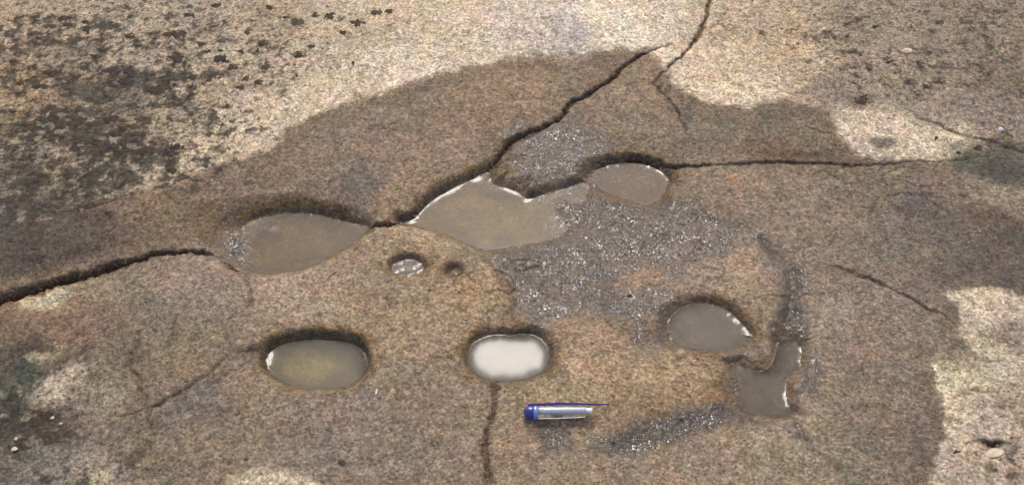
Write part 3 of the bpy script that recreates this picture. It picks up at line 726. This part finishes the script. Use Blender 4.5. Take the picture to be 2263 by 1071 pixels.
def rock_material():
    M = NT("weathered_stone")
    geo = M.n("ShaderNodeTexCoord").outputs["Object"]
    ac = M.n("ShaderNodeAttribute", attribute_name="stone")
    ad = M.n("ShaderNodeAttribute", attribute_name="wet")
    sep = M.n("ShaderNodeSeparateColor")
    M.l(ad.outputs["Color"], sep.inputs[0])
    film, damp, grainy = sep.outputs[0], sep.outputs[1], sep.outputs[2]
    g1 = M.noise(geo, 330, 3, 0.7)
    g2 = M.noise(geo, 900, 2, 0.6)
    g3 = M.noise(geo, 150, 2, 0.5)
    vor = M.n("ShaderNodeTexVoronoi", feature='F1')
    vor.inputs["Scale"].default_value = 420
    M.l(geo, vor.inputs["Vector"])
    sepv = M.n("ShaderNodeSeparateColor")
    M.l(vor.outputs["Color"], sepv.inputs[0])
    crystal = M.rng(sepv.outputs[0], 0, 1, 0.66, 1.36)          # every mineral grain has its own tone
    vb = M.n("ShaderNodeTexVoronoi", feature='F1')
    vb.inputs["Scale"].default_value = 175
    M.l(geo, vb.inputs["Vector"])
    sb = M.n("ShaderNodeSeparateColor")
    M.l(vb.outputs["Color"], sb.inputs[0])
    crystal = M.math('MULTIPLY', crystal, M.rng(sb.outputs[1], 0, 1, 0.84, 1.17))
    s = M.math('ADD', M.math('MULTIPLY', g1, 0.55), M.math('ADD', M.math('MULTIPLY', g2, 0.25), M.math('MULTIPLY', g3, 0.2)))
    tone = M.rng(s, 0.34, 0.66, 0.36, 1.66)
    fac = M.math('MULTIPLY', tone, crystal)
    fmix = M.math('ADD', M.math('MULTIPLY', M.math('SUBTRACT', fac, 1.0), grainy), 1.0)
    comb = M.n("ShaderNodeCombineColor")
    for i in range(3):
        M.l(fmix, comb.inputs[i])
    c = M.mixc(1.0, ac.outputs["Color"], comb.outputs[0], 'MULTIPLY')
    dark = M.rng(M.noise(geo, 520, 1, 0.5), 0.64, 0.70, 0.0, 0.55)  # biotite flecks
    c = M.mixc(M.math('MULTIPLY', dark, grainy), c, (0.05, 0.042, 0.034, 1))
    lite = M.rng(M.noise(geo, 610, 1, 0.5), 0.66, 0.72, 0.0, 0.8)
    c = M.mixc(M.math('MULTIPLY', lite, grainy), c, M.mixc(1.0, c, (1.7, 1.7, 1.65, 1), 'MULTIPLY'))
    b1 = M.n("ShaderNodeBump")
    b1.inputs["Strength"].default_value = 0.75
    b1.inputs["Distance"].default_value = 0.0022
    M.l(M.math('ADD', M.math('MULTIPLY', g1, 0.7), M.math('MULTIPLY', g2, 0.3)), b1.inputs["Height"])
    b2 = M.n("ShaderNodeBump")
    b2.inputs["Strength"].default_value = 1.0
    b2.inputs["Distance"].default_value = 0.00032
    vg = M.n("ShaderNodeTexVoronoi", feature='F1')                  # each wet grain is a low dome under its skin of water
    vg.inputs["Scale"].default_value = 390
    M.l(geo, vg.inputs["Vector"])
    sg = M.n("ShaderNodeSeparateColor")
    M.l(vg.outputs["Color"], sg.inputs[0])
    hgt = M.math('MULTIPLY', M.math('MULTIPLY', vg.outputs["Distance"], vg.outputs["Distance"]), M.rng(sg.outputs[1], 0, 1, -0.4, -2.2))
    M.l(hgt, b2.inputs["Height"])
    p = M.n("ShaderNodeBsdfPrincipled")
    M.l(c, p.inputs["Base Color"])
    M.l(b1.outputs[0], p.inputs["Normal"])
    M.l(M.rng(damp, 0, 1, 0.92, 0.72), p.inputs["Roughness"])
    p.inputs["Specular IOR Level"].default_value = 0.2
    M.l(M.math('MULTIPLY', film, M.rng(sg.outputs[0], 0.12, 0.32, 0.3, 1.0), True), p.inputs["Coat Weight"])
    p.inputs["Coat Roughness"].default_value = 0.06
    p.inputs["Coat IOR"].default_value = 1.33
    M.l(b2.outputs[0], p.inputs["Coat Normal"])
    M.l(p.outputs[0], M.out.inputs[0])
    return M.m

grainy = (1 - 0.4 * sstep(0, -6 * U, poold)) * (1 - 0.5 * np.clip(film, 0, 1))
rock_mat = rock_material()
ground = sheet("rock_ground", GX, GY, rock, None, rock_mat,
               {"stone": alb, "wet": np.stack([np.clip(film, 0, 1), dampm, grainy], -1)})
ground["kind"] = "structure"
ground["label"] = "weathered brown and pale stone slab with cracks, damp stains and hollows"

# ------------------------------------------------------------------ water in the hollows
def water_material(name, tint, silt, silt_amt, rough=0.02):
    M = NT(name)
    geo = M.n("ShaderNodeTexCoord").outputs["Object"]
    tr = M.n("ShaderNodeBsdfTransparent")
    at = M.n("ShaderNodeAttribute", attribute_name="depth")
    sd_ = M.n("ShaderNodeSeparateColor")
    M.l(at.outputs["Color"], sd_.inputs[0])
    deep = sd_.outputs[0]
    M.l(M.mixc(deep, (0.97, 0.96, 0.94, 1), tuple(tint) + (1,)), tr.inputs[0])
    df = M.n("ShaderNodeBsdfDiffuse")
    cl = M.noise(geo, 40, 3, 0.6)
    M.l(M.mixc(M.rng(cl, 0.3, 0.7, 0, 1), tuple(0.85 * v for v in silt) + (1,), tuple(1.12 * v for v in silt) + (1,)), df.inputs[0])
    body = M.n("ShaderNodeMixShader")
    M.l(M.math('MULTIPLY', deep, M.rng(M.noise(geo, 25, 2, 0.5), 0.3, 0.7, silt_amt * 1.0, min(1, silt_amt * 1.5))), body.inputs[0])
    M.l(tr.outputs[0], body.inputs[1])
    M.l(df.outputs[0], body.inputs[2])
    gl = M.n("ShaderNodeBsdfGlossy")
    gl.inputs["Roughness"].default_value = rough
    fr = M.n("ShaderNodeFresnel")
    fr.inputs[0].default_value = 1.33
    top = M.n("ShaderNodeMixShader")
    M.l(fr.outputs[0], top.inputs[0])
    M.l(body.outputs[0], top.inputs[1])
    M.l(gl.outputs[0], top.inputs[2])
    M.l(top.outputs[0], M.out.inputs[0])
    return M.m

WATERS = {
    'P1': ("almond shaped puddle with shiny left end, along the long crack at left", (.86, .79, .56), (122, 104, 72), 0.14),
    'P2': ("large shallow clear puddle under the diagonal crack near the centre", (.86, .80, .54), (128, 112, 74), 0.14),
    'P3': ("small clear puddle under the dark ledge, right of the large central puddle", (.82, .74, .54), (120, 104, 82), 0.14),
    'P4': ("round puddle with olive water in the hollow at lower left", (.84, .81, .60), (130, 120, 84), 0.12),
    'P5': ("round puddle mirroring the bright sky, above the pen", (.72, .70, .62), (96, 90, 76), 0.7),
    'P6': ("smooth grey brown almond puddle with a bright glint at its right tip", (.70, .67, .58), (104, 95, 80), 0.4),
    'P7': ("forked grey puddle with glinting right edge, at lower right", (.66, .64, .54), (90, 82, 64), 0.32),
    'P8': ("tiny glinting puddle on the brown swelling below the almond puddle's tip", (.72, .74, .70), (90, 88, 78), 0.2),
}
for k, (label, tint, silt, amt) in WATERS.items():
    p = POOLS[k]
    sl = p['sl']
    zw = p['zw'] * U
    x, y, zr = GX[sl], GY[sl], rock[sl]
    d, _, _, _ = seg_dist(x, y, p['poly'], True)
    d = np.where(inside(x, y, p['poly']), -d, d)
    near = d < 9 * U
    wet = near & (zr < zw)
    sh = wet & ~(np.roll(wet, 1, 0) & np.roll(wet, -1, 0) & np.roll(wet, 1, 1) & np.roll(wet, -1, 1))
    sxp, syp = x[sh], y[sh]
    ds = np.full(x.shape, 1e9)
    for i in range(0, len(sxp), 200):
        dd = (x[..., None] - sxp[i:i + 200]) ** 2 + (y[..., None] - syp[i:i + 200]) ** 2
        ds = np.minimum(ds, dd.min(-1))
    ds = np.sqrt(ds)
    def soften(f, n):
        for _ in range(n):
            e = np.pad(f, 1, mode='edge')
            f = (e[:-2, 1:-1] + e[2:, 1:-1] + e[1:-1, :-2] + e[1:-1, 2:] + 2 * e[1:-1, 1:-1]) / 6
        return f
    sgn = soften(np.where(wet, ds, -ds), 5)                      # the shoreline's cell steps smoothed away
    ds = np.abs(sgn)
    hm, wm = {'P1': (1.3, 9.0), 'P2': (1.0, 8.0), 'P3': (1.3, 9.0), 'P4': (1.9, 11.0), 'P6': (2.2, 13.0), 'P7': (1.5, 8.0)}.get(k, (0.12, 6.0))
    if k == 'P5':
        hm, wm = 3.2, 15.0
    d2, qx, qy, _ = seg_dist(x, y, p['poly'], True)
    farside = sstep(-0.75, 0.1, (qy - y) / np.maximum(d2, 1e-6))
    hm = hm * (0.85 + 0.15 * farside if k == 'P5' else farside) * (1 - 0.9 * thin[sl]) * np.clip(0.9 + {'P5': 0.2, 'P6': 0.3, 'P7': 0.6, 'P4': 0.5}.get(k, 0.9) * fbm(x, y, 60, 2, 520), 0.35, 1.4)
    hc = 0.4 * float(hm[wet].max()) if k != 'P5' else 3.0
    lip = zw - hc * U + hm * U
    z = zw - hc * U + hm * U * np.exp(-ds / (wm * U)) + 0.05 * U * fbm(x, y, 60, 2, 500)
    if k in ('P8', 'P9'):
        z = z + (0.4 if k == 'P8' else 0.1) * U * fbm(x, y, 14, 2, 511)
    z = np.where(sgn > 0, z, lip + ds * hm / wm * 0.8)           # runs on into the bank, no crest at the edge
    m = wet.copy()
    for _ in range(3):
        m = m | np.roll(m, 1, 0) | np.roll(m, -1, 0) | np.roll(m, 1, 1) | np.roll(m, -1, 1)
    keep = m[:-1, :-1] & m[1:, :-1] & m[:-1, 1:] & m[1:, 1:]
    c0 = p['poly'].mean(0)
    o = sheet("puddle", x - c0[0], y - c0[1], z - zw, keep,
              water_material("puddle_water_" + k, tint, tuple(albedo(silt)), amt, 0.16 if k == 'P5' else 0.07),
              {"depth": np.repeat((1 - np.exp(-np.maximum(z - zr, 0) / (7 * U)))[..., None], 3, -1)})
    o.location = (c0[0], c0[1], zw)
    o["label"], o["category"], o["group"] = label, "puddle", "puddles in the hollows of the rock"

def ground_z(px, py):
    w = p2w(px, py)
    i = int(np.clip(np.searchsorted(xs, w[0]), 1, NX - 1))
    j = int(np.clip(np.searchsorted(ys, w[1]), 1, NY - 1))
    return Vector((float(w[0]), float(w[1]), float(rock[j - 1:j + 2, i - 1:i + 2].max())))

# ------------------------------------------------------------------ lichen crusts, each one on its own
def crust_material(name, c1, c2):
    M = NT(name)
    geo = M.n("ShaderNodeTexCoord").outputs["Object"]
    p = M.n("ShaderNodeBsdfPrincipled")
    f = M.rng(M.noise(geo, 420, 3, 0.7), 0.35, 0.68, 0, 1)
    M.l(M.mixc(f, tuple(albedo(c1)) + (1,), tuple(albedo(c2)) + (1,)), p.inputs["Base Color"])
    p.inputs["Roughness"].default_value = 0.95
    p.inputs["Specular IOR Level"].default_value = 0.15
    b = M.n("ShaderNodeBump")
    b.inputs["Strength"].default_value = 0.9
    b.inputs["Distance"].default_value = 0.002
    M.l(M.noise(geo, 500, 3, 0.7), b.inputs["Height"])
    M.l(b.outputs[0], p.inputs["Normal"])
    M.l(p.outputs[0], M.out.inputs[0])
    return M.m

CRUST = [crust_material("brown_black_lichen", (54, 44, 36), (100, 86, 68)), crust_material("violet_black_lichen", (48, 41, 40), (92, 82, 72)),
         crust_material("green_black_lichen", (62, 58, 46), (108, 102, 82))]
LICHEN = [  # px, py, half width, half height, tone
    (141, 45, 16, 7, 0), (150, 60, 11, 5, 0), (193, 70, 9, 9, 0), (192, 54, 13, 5, 0), (234, 62, 26, 8, 2), (285, 84, 15, 7, 0), (390, 81, 28, 9, 0), (393, 138, 17, 14, 1),
    (215, 129, 14, 6, 0), (309, 107, 13, 5, 0), (115, 166, 20, 8, 0), (87, 192, 16, 7, 0), (47, 187, 12, 6, 0), (250, 164, 20, 9, 1), (285, 166, 14, 11, 1), (281, 187, 22, 8, 1),
    (337, 204, 24, 9, 0), (390, 178, 24, 9, 2), (115, 241, 11, 7, 0), (222, 228, 22, 7, 2), (344, 236, 24, 9, 2), (367, 216, 9, 4, 2), (87, 89, 13, 4, 0), (159, 278, 22, 6, 0),
    (206, 281, 16, 6, 0), (250, 268, 20, 7, 1), (278, 288, 14, 6, 0), (257, 303, 14, 6, 1), (304, 303, 18, 7, 0), (175, 303, 20, 8, 2), (250, 329, 26, 8, 1), (327, 338, 16, 8, 0),
    (393, 330, 17, 7, 1), (376, 344, 20, 11, 1), (381, 380, 12, 7, 0), (288, 399, 24, 9, 2), (73, 350, 11, 5, 0), (52, 358, 11, 4, 0), (94, 393, 12, 5, 0), (157, 427, 11, 4, 0),
    (185, 415, 8, 6, 0), (239, 427, 20, 6, 2), (199, 459, 18, 8, 0), (101, 459, 12, 5, 0), (243, 478, 9, 6, 0), (59, 279, 18, 4, 0), (222, 378, 22, 9, 2), (40, 412, 16, 9, 2),
    (419, 41, 14, 5, 0), (598, 23, 12, 6, 0), (659, 54, 17, 9, 2), (636, 44, 9, 4, 0), (696, 38, 11, 6, 0), (728, 40, 13, 9, 0), (792, 57, 15, 9, 0), (548, 75, 6, 7, 2),
    (581, 101, 11, 7, 0), (569, 115, 6, 4, 0), (661, 124, 11, 7, 0), (689, 107, 8, 4, 0), (491, 138, 17, 9, 1), (512, 155, 13, 6, 0), (584, 155, 8, 5, 0), (482, 168, 20, 7, 2),
    (463, 183, 8, 4, 0), (426, 176, 12, 8, 0), (531, 200, 10, 7, 0), (573, 187, 11, 7, 0), (542, 178, 8, 5, 0), (461, 120, 10, 5, 0), (490, 119, 8, 4, 0), (534, 120, 8, 4, 0),
    (444, 103, 10, 6, 0), (497, 55, 7, 5, 2), (759, 78, 11, 4, 0), (781, 145, 6, 5, 0), (426, 213, 10, 5, 0), (832, 34, 18, 7, 2), (860, 31, 9, 6, 0), (478, 20, 12, 5, 1),
    (2067, 310, 6, 5, 0), (2119, 338, 6, 5, 0), (2160, 327, 11, 6, 0), (2047, 197, 10, 7, 0), (1965, 143, 12, 5, 0), (1872, 80, 7, 5, 0), (2075, 52, 12, 6, 2), (1935, 60, 8, 5, 0),
    (1905, 226, 17, 10, 0), (2110, 1004, 8, 5, 0), (755, 1026, 10, 6, 0),
]
patches = {}
for n, (px, py, hw, hh, tone) in enumerate(LICHEN):
    q = 1.9
    sl = pwindow(px - hw * q, px + hw * q, py - hh * q, py + hh * q)
    x, y, zr = GX[sl], GY[sl], rock[sl]
    wx, wy = PX[sl], PY[sl]
    r = np.sqrt(((wx - px) / hw) ** 2 + ((wy - py) / hh) ** 2)
    m = 1.05 - r + 1.0 * fbm(x, y, 15, 3, 700 + n % 9, 0.65) + 0.5 * fbm(x, y, 7, 1, 720)
    z = zr + U * (-0.8 + 2.0 * sstep(-0.12, 0.5, m))
    keep = (m[:-1, :-1] > 0) & (m[1:, 1:] > -0.1) & (m[1:, :-1] > -0.1) & (m[:-1, 1:] > -0.1)
    if not keep.any():
        continue
    c0 = p2w(px, py)
    z0 = float(zr.mean())
    o = sheet("lichen_patch", x - c0[0], y - c0[1], z - z0, keep, CRUST[tone])
    o.location = (c0[0], c0[1], z0)
    o["category"] = "lichen"
    place = 0 if px < 900 and py < 500 else 1 if px > 2050 and 300 < py < 345 else 2 if py > 900 and px > 2000 else 3 if py > 900 else 4
    patches.setdefault((place, tone if place == 0 else 0), []).append((px, o))

ONES = "zeroth first second third fourth fifth sixth seventh eighth ninth tenth eleventh twelfth thirteenth fourteenth fifteenth sixteenth seventeenth eighteenth nineteenth".split()
TENS = {2: "twent", 3: "thirt", 4: "fort", 5: "fift", 6: "sixt"}
def ordinal(n):
    return ONES[n] if n < 20 else TENS[n // 10] + "ieth" if n % 10 == 0 else TENS[n // 10] + "y-" + ONES[n % 10]
for (place, tone), lst in patches.items():
    lst.sort(key=lambda q: q[0])
    for i, (px, o) in enumerate(lst, 1):
        if place == 0:
            kind = ["brown black", "violet black", "green black"][tone]
            o["label"] = kind + " lichen patch at upper left, " + ordinal(i) + " of its colour from the left edge"
            o["group"] = "lichen patches at upper left"
        elif place == 1:
            o["label"], o["group"] = "dark lichen dot on the pale lens of stone at right, " + ordinal(i) + " from its left", "lichen dots on the pale lens"
        elif place == 2:
            o["label"] = "dark lichen dot on pale stone left of the cream flake at lower right"
        elif place == 3:
            o["label"] = "lone dark lichen dot near the bottom edge, left of the vertical crack"
        else:
            o["label"], o["group"] = "dark lichen dot on the tan stone at upper right, " + ordinal(i) + " from the left", "lichen dots at upper right"

# ------------------------------------------------------------------ loose bits of stone and leaf
def plain_material(name, c, rough=0.8, var=0.25, scale=300):
    M = NT(name)
    geo = M.n("ShaderNodeTexCoord").outputs["Object"]
    p = M.n("ShaderNodeBsdfPrincipled")
    a = albedo(c)
    M.l(M.mixc(M.rng(M.noise(geo, scale, 3, 0.6), 0.3, 0.7, 0, 1), tuple(a * (1 - var)) + (1,), tuple(np.minimum(a * (1 + var), 0.85)) + (1,)), p.inputs["Base Color"])
    p.inputs["Roughness"].default_value = rough
    M.l(p.outputs[0], M.out.inputs[0])
    return M.m

import bmesh
def link_bm(name, bm, mat, parent=None, smooth=True):
    me = bpy.data.meshes.new(name)
    bm.to_mesh(me)
    bm.free()
    for f in me.polygons:
        f.use_smooth = smooth
    me.materials.append(mat)
    o = bpy.data.objects.new(name, me)
    COL.objects.link(o)
    if parent:
        o.parent = parent
    return o

def chip(name, label, cat, px, py, hw, hd, ht, c, rz=0, seed=0, group=None):
    """an angular stone flake: half width, half depth and half height in pixel units"""
    r = random.Random(seed)
    bm = bmesh.new()
    bmesh.ops.create_icosphere(bm, subdivisions=2, radius=1.0)
    cuts = [Vector((r.uniform(-1, 1), r.uniform(-1, 1), r.uniform(-.6, 1))).normalized() for _ in range(9)]
    for v in bm.verts:
        k = 1.0
        for cdir in cuts:
            dd = v.co.normalized().dot(cdir)
            if dd > 0.72:
                k = min(k, 0.74 / dd)
        v.co = v.co * k * r.uniform(0.96, 1.03)
        v.co.x *= hw * U
        v.co.y *= hd * U
        v.co.z *= ht * U
    o = link_bm(name, bm, plain_material(name + "_stone", c), None, False)
    g = ground_z(px, py)
    o.location = (g.x, g.y, g.z + 0.55 * ht * U)
    o.rotation_euler = (r.uniform(-.12, .12), r.uniform(-.12, .12), math.radians(rz))
    o["label"], o["category"] = label, cat
    if group:
        o["group"] = group
    return o

chip("stone_flake", "thin pale stone flake lying on tan rock at upper right", "stone flake", 2002, 117, 17, 10, 4, (206, 188, 158), 8, 3)
chip("pebble", "small white pebble at the dark crack near the right edge", "pebble", 2211, 289, 7, 8, 6, (240, 234, 222), 20, 5)
chip("pebble", "tiny pale pebble above the white pebble at the right edge", "pebble", 2170, 249, 4, 4, 3, (222, 210, 194), 0, 8)
chip("stone_flake", "cream stone flake below the dark hollow at lower right", "stone flake", 2194, 1008, 21, 11, 2.2, (206, 186, 154), 12, 11)
chip("pebble", "white pebble at the left edge near the bottom left corner", "pebble", 31, 990, 8, 6, 2.5, (206, 194, 176), 0, 13)
chip("pebble", "flat tiny white pebble by the dark stain, left of its twin", "pebble", 116, 923, 5, 4, 2.5, (206, 194, 176), 10, 14)
chip("pebble", "round tiny white pebble by the dark stain, right of its twin", "pebble", 134, 936, 4, 4, 3.5, (206, 196, 180), 0, 15)
chip("pebble", "tiny pale pebble in the dark stain at the left edge", "pebble", 35, 969, 4, 4, 3, (206, 190, 172), 0, 16)
chip("splinter", "short pale splinter standing out right of the olive puddle", "splinter", 833, 873, 2.2, 8, 2.2, (238, 226, 196), -4, 17)

def leaf():
    """a dry curled leaf: two blades folded along the midrib"""
    bm = bmesh.new()
    n, rows = 12, []
    L, W = 34 * U, 7.5 * U
    for i in range(n + 1):
        t = i / n
        w = W * (math.sin(math.pi * min(1, t * 0.97 + 0.02)) ** 0.8) * (1 - 0.25 * t) + 0.2 * U
        bend = 5 * U * math.sin(t * 2.6)
        yy = 4 * U * math.sin(t * 3.0)
        rows.append([bm.verts.new((L * t, yy + s * w * 0.5 * k, 1.5 * U + bend + abs(s) * 2.2 * U * k)) for s, k in ((-1, 1), (-1, .5), (0, 0), (1, .5), (1, 1))])
    for a, b in zip(rows, rows[1:]):
        for j in range(4):
            bm.faces.new((a[j], a[j + 1], b[j + 1], b[j]))
    bmesh.ops.solidify(bm, geom=bm.faces[:], thickness=0.5 * U)
    o = link_bm("leaf", bm, plain_material("dry_leaf", (232, 216, 168), 0.6, 0.15, 200))
    g = ground_z(1752, 910)
    o.location = (g.x, g.y, g.z + 1 * U)
    o.rotation_euler = (0, 0, math.radians(-42))
    o["label"], o["category"] = "small curled cream leaf at the lower tip of the forked puddle", "leaf"
leaf()

# ------------------------------------------------------------------ the pen
def pen():
    k = 0.9 * U                                     # one photo pixel here, in metres
    R = 14.8 * k
    a, b = p2w(1158, 916, R), p2w(1308, 914, R)
    A, B = Vector((a[0], a[1])), Vector((b[0], b[1]))
    ax = B - A
    root = bpy.data.objects.new("pen", None)
    COL.objects.link(root)
    zg = max(ground_z(px, 925).z for px in range(1165, 1305, 8)) - 1.5 * U
    root.location = (A.x, A.y, zg)
    root.rotation_euler = (0, 0, math.atan2(ax.y, ax.x))
    L = ax.length
    def lathe(name, prof, mat, zc=R, seg=32, parent=root):
        """profile of (distance along, radius) turned about the pen's axis"""
        bm = bmesh.new()
        rings = [[bm.verts.new((x, r * math.cos(t * 2 * math.pi / seg), zc + r * math.sin(t * 2 * math.pi / seg))) for t in range(seg)] for x, r in prof]
        for p, q in zip(rings, rings[1:]):
            for t in range(seg):
                bm.faces.new((p[t], p[(t + 1) % seg], q[(t + 1) % seg], q[t]))
        bm.faces.new(rings[0][::-1])
        bm.faces.new(rings[-1])
        bmesh.ops.recalc_face_normals(bm, faces=bm.faces)
        return link_bm(name, bm, mat, parent)
    def plastic(name, c, rough, trans=0.0, coat=0.4):
        M = NT(name)
        p = M.n("ShaderNodeBsdfPrincipled")
        geo = M.n("ShaderNodeTexCoord").outputs["Object"]
        a = np.array(c)
        M.l(M.mixc(M.noise(geo, 160, 2, 0.5), tuple(a * 0.85) + (1,), tuple(np.minimum(a * 1.1, 0.9)) + (1,)), p.inputs["Base Color"])
        p.inputs["Roughness"].default_value = rough
        p.inputs["Transmission Weight"].default_value = trans
        p.inputs["IOR"].default_value = 1.49
        p.inputs["Coat Weight"].default_value = coat
        p.inputs["Coat Roughness"].default_value = 0.08
        M.l(p.outputs[0], M.out.inputs[0])
        return M.m
    blue = plastic("blue_plastic", (0.035, 0.035, 0.20), 0.25)
    violet = plastic("violet_clip_plastic", (0.06, 0.045, 0.17), 0.25)
    clear = plastic("clear_plastic", (0.96, 0.97, 0.99), 0.04, 1.0)
    white = plastic("white_refill_plastic", (0.82, 0.82, 0.82), 0.3)
    c = R
    cap = lathe("end_cap", [(0.0 * c, 0.35 * c), (0.10 * c, 0.68 * c), (0.32 * c, 0.90 * c), (0.62 * c, 1.0 * c), (1.15 * c, 1.02 * c), (1.35 * c, 0.98 * c)], blue)
    lathe("cap_collar", [(1.36 * c, 0.985 * c), (1.5 * c, 1.03 * c), (1.75 * c, 1.03 * c), (1.95 * c, 0.985 * c)], plastic("pale_blue_plastic", (0.30, 0.38, 0.78), 0.12, 0.4), parent=cap)
    lathe("barrel", [(1.98 * c, 0.96 * c), (2.2 * c, 0.98 * c), (L * 0.6, 0.94 * c), (L - 1.2 * c, 0.84 * c), (L - 0.9 * c, 0.78 * c)], clear)
    lathe("refill", [(2.1 * c, 0.36 * c), (3.0 * c, 0.40 * c), (L - 0.9 * c, 0.42 * c), (L - 0.1 * c, 0.40 * c), (L, 0.30 * c)], white, zc=R * 1.25)  # inner tube, set high and whitened to stand in for the barrel's highlight
    # the clip: a tapering tongue along the far upper side, reaching past the barrel's mouth
    bm = bmesh.new()
    e = math.radians(38)
    n, rows = 16, []
    L2 = L * 1.25
    for i in range(n + 1):
        t = i / n
        x = 0.55 * c + (L2 - 0.55 * c) * t
        lift = R * (1.02 + 0.14 * math.sin(math.pi * min(1, t * 1.25)) - 0.10 * max(0, t - 0.7))
        w = R * (0.40 - 0.26 * t)
        th = R * (0.20 - 0.10 * t)
        cy, cz = lift * math.cos(e), R + lift * math.sin(e)
        tx, tz = -math.sin(e), math.cos(e)
        nx, nz = math.cos(e), math.sin(e)
        rows.append([bm.verts.new((x, cy + tx * w * u + nx * th * v, cz + tz * w * u + nz * th * v)) for u, v in ((-1, -1), (1, -1), (1, 1), (-1, 1))])
    for p, q in zip(rows, rows[1:]):
        for j in range(4):
            bm.faces.new((p[j], p[(j + 1) % 4], q[(j + 1) % 4], q[j]))
    bm.faces.new(rows[0][::-1])
    bm.faces.new(rows[-1])
    bmesh.ops.recalc_face_normals(bm, faces=bm.faces)
    clip = link_bm("clip", bm, violet, root, False)
    bm = bmesh.new()
    bmesh.ops.create_icosphere(bm, subdivisions=2, radius=1.0)
    for v in bm.verts:
        v.co = Vector((v.co.x * 0.42 * c + L * 0.5, v.co.y * 0.26 * c + 1.30 * R * math.cos(e), v.co.z * 0.26 * c + R + 1.30 * R * math.sin(e)))
    link_bm("clip_boss", bm, violet, clip)
    root["label"], root["category"] = "short clear and blue plastic pen with a clip lying on the rock", "pen"
pen()

# ------------------------------------------------------------------ loose grit, caught in the cracks and strewn thinly over the slab
def grit():
    r = np.random.default_rng(99)
    spots = []
    jj, ii = np.where(crackm > 0.5)
    vis = (PX[jj, ii] > -150) & (PX[jj, ii] < 2400) & (PY[jj, ii] > -100) & (PY[jj, ii] < 1200) & (poold[jj, ii] > 0)
    jj, ii = jj[vis], ii[vis]
    pick = r.choice(len(jj), 1100, replace=False)
    spots += [(jj[k], ii[k], r.uniform(1.2, 3.6)) for k in pick]
    tries = r.uniform([-200, -120], [2450, 1230], (5200, 2))
    for px, py in tries:
        w = p2w(px, py)
        i, j = int(np.searchsorted(xs, w[0])), int(np.searchsorted(ys, w[1]))
        if 2 < i < NX - 2 and 2 < j < NY - 2 and poold[j, i] > 6 * U and r.random() < 0.25 + 0.5 * (1 - dampm[j, i]):
            spots.append((j, i, r.choice([1.0, 1.3, 1.7, 2.4], p=[.45, .3, .2, .05])))
    oct_ = np.array([(1, 0, 0), (0, 1, 0), (-1, 0, 0), (0, -1, 0), (0, 0, 1), (0, 0, -1)], float)
    tri = np.array([(0, 1, 4), (1, 2, 4), (2, 3, 4), (3, 0, 4), (1, 0, 5), (2, 1, 5), (3, 2, 5), (0, 3, 5)])
    V, F, Cc = [], [], []
    for n, (j, i, sz) in enumerate(spots):
        a = r.uniform(0, 6.28)
        v = oct_ * r.uniform(0.6, 1.2, (6, 1)) * np.array([1, r.uniform(.6, 1), r.uniform(.5, .8)]) * sz * U
        v = np.stack([v[:, 0] * np.cos(a) - v[:, 1] * np.sin(a), v[:, 0] * np.sin(a) + v[:, 1] * np.cos(a), v[:, 2]], -1)
        V.append(v + np.array([GX[j, i], GY[j, i], rock[j, i] + 0.3 * sz * U]))
        F.append(tri + 6 * n)
        c = np.clip(alb[j, i] * 0.5 + 0.5 * albedo((150, 130, 106)), 0, 0.5) * r.uniform(0.55, 1.5)
        Cc.append(np.repeat(np.append(c, 1.0)[None], 6, 0))
    V, F, Cc = np.vstack(V), np.vstack(F), np.vstack(Cc)
    me = bpy.data.meshes.new("grit")
    me.from_pydata(V.tolist(), [], F.tolist())
    at = me.attributes.new("stone", 'FLOAT_COLOR', 'POINT')
    at.data.foreach_set("color", Cc.astype(np.float32).ravel())
    M = NT("grit_stone")
    a = M.n("ShaderNodeAttribute", attribute_name="stone")
    p = M.n("ShaderNodeBsdfPrincipled")
    M.l(a.outputs["Color"], p.inputs["Base Color"])
    p.inputs["Roughness"].default_value = 0.85
    M.l(p.outputs[0], M.out.inputs[0])
    me.materials.append(M.m)
    o = bpy.data.objects.new("grit", me)
    COL.objects.link(o)
    o["kind"], o["label"], o["category"] = "stuff", "loose grit caught in the cracks and strewn over the stone", "grit"
grit()
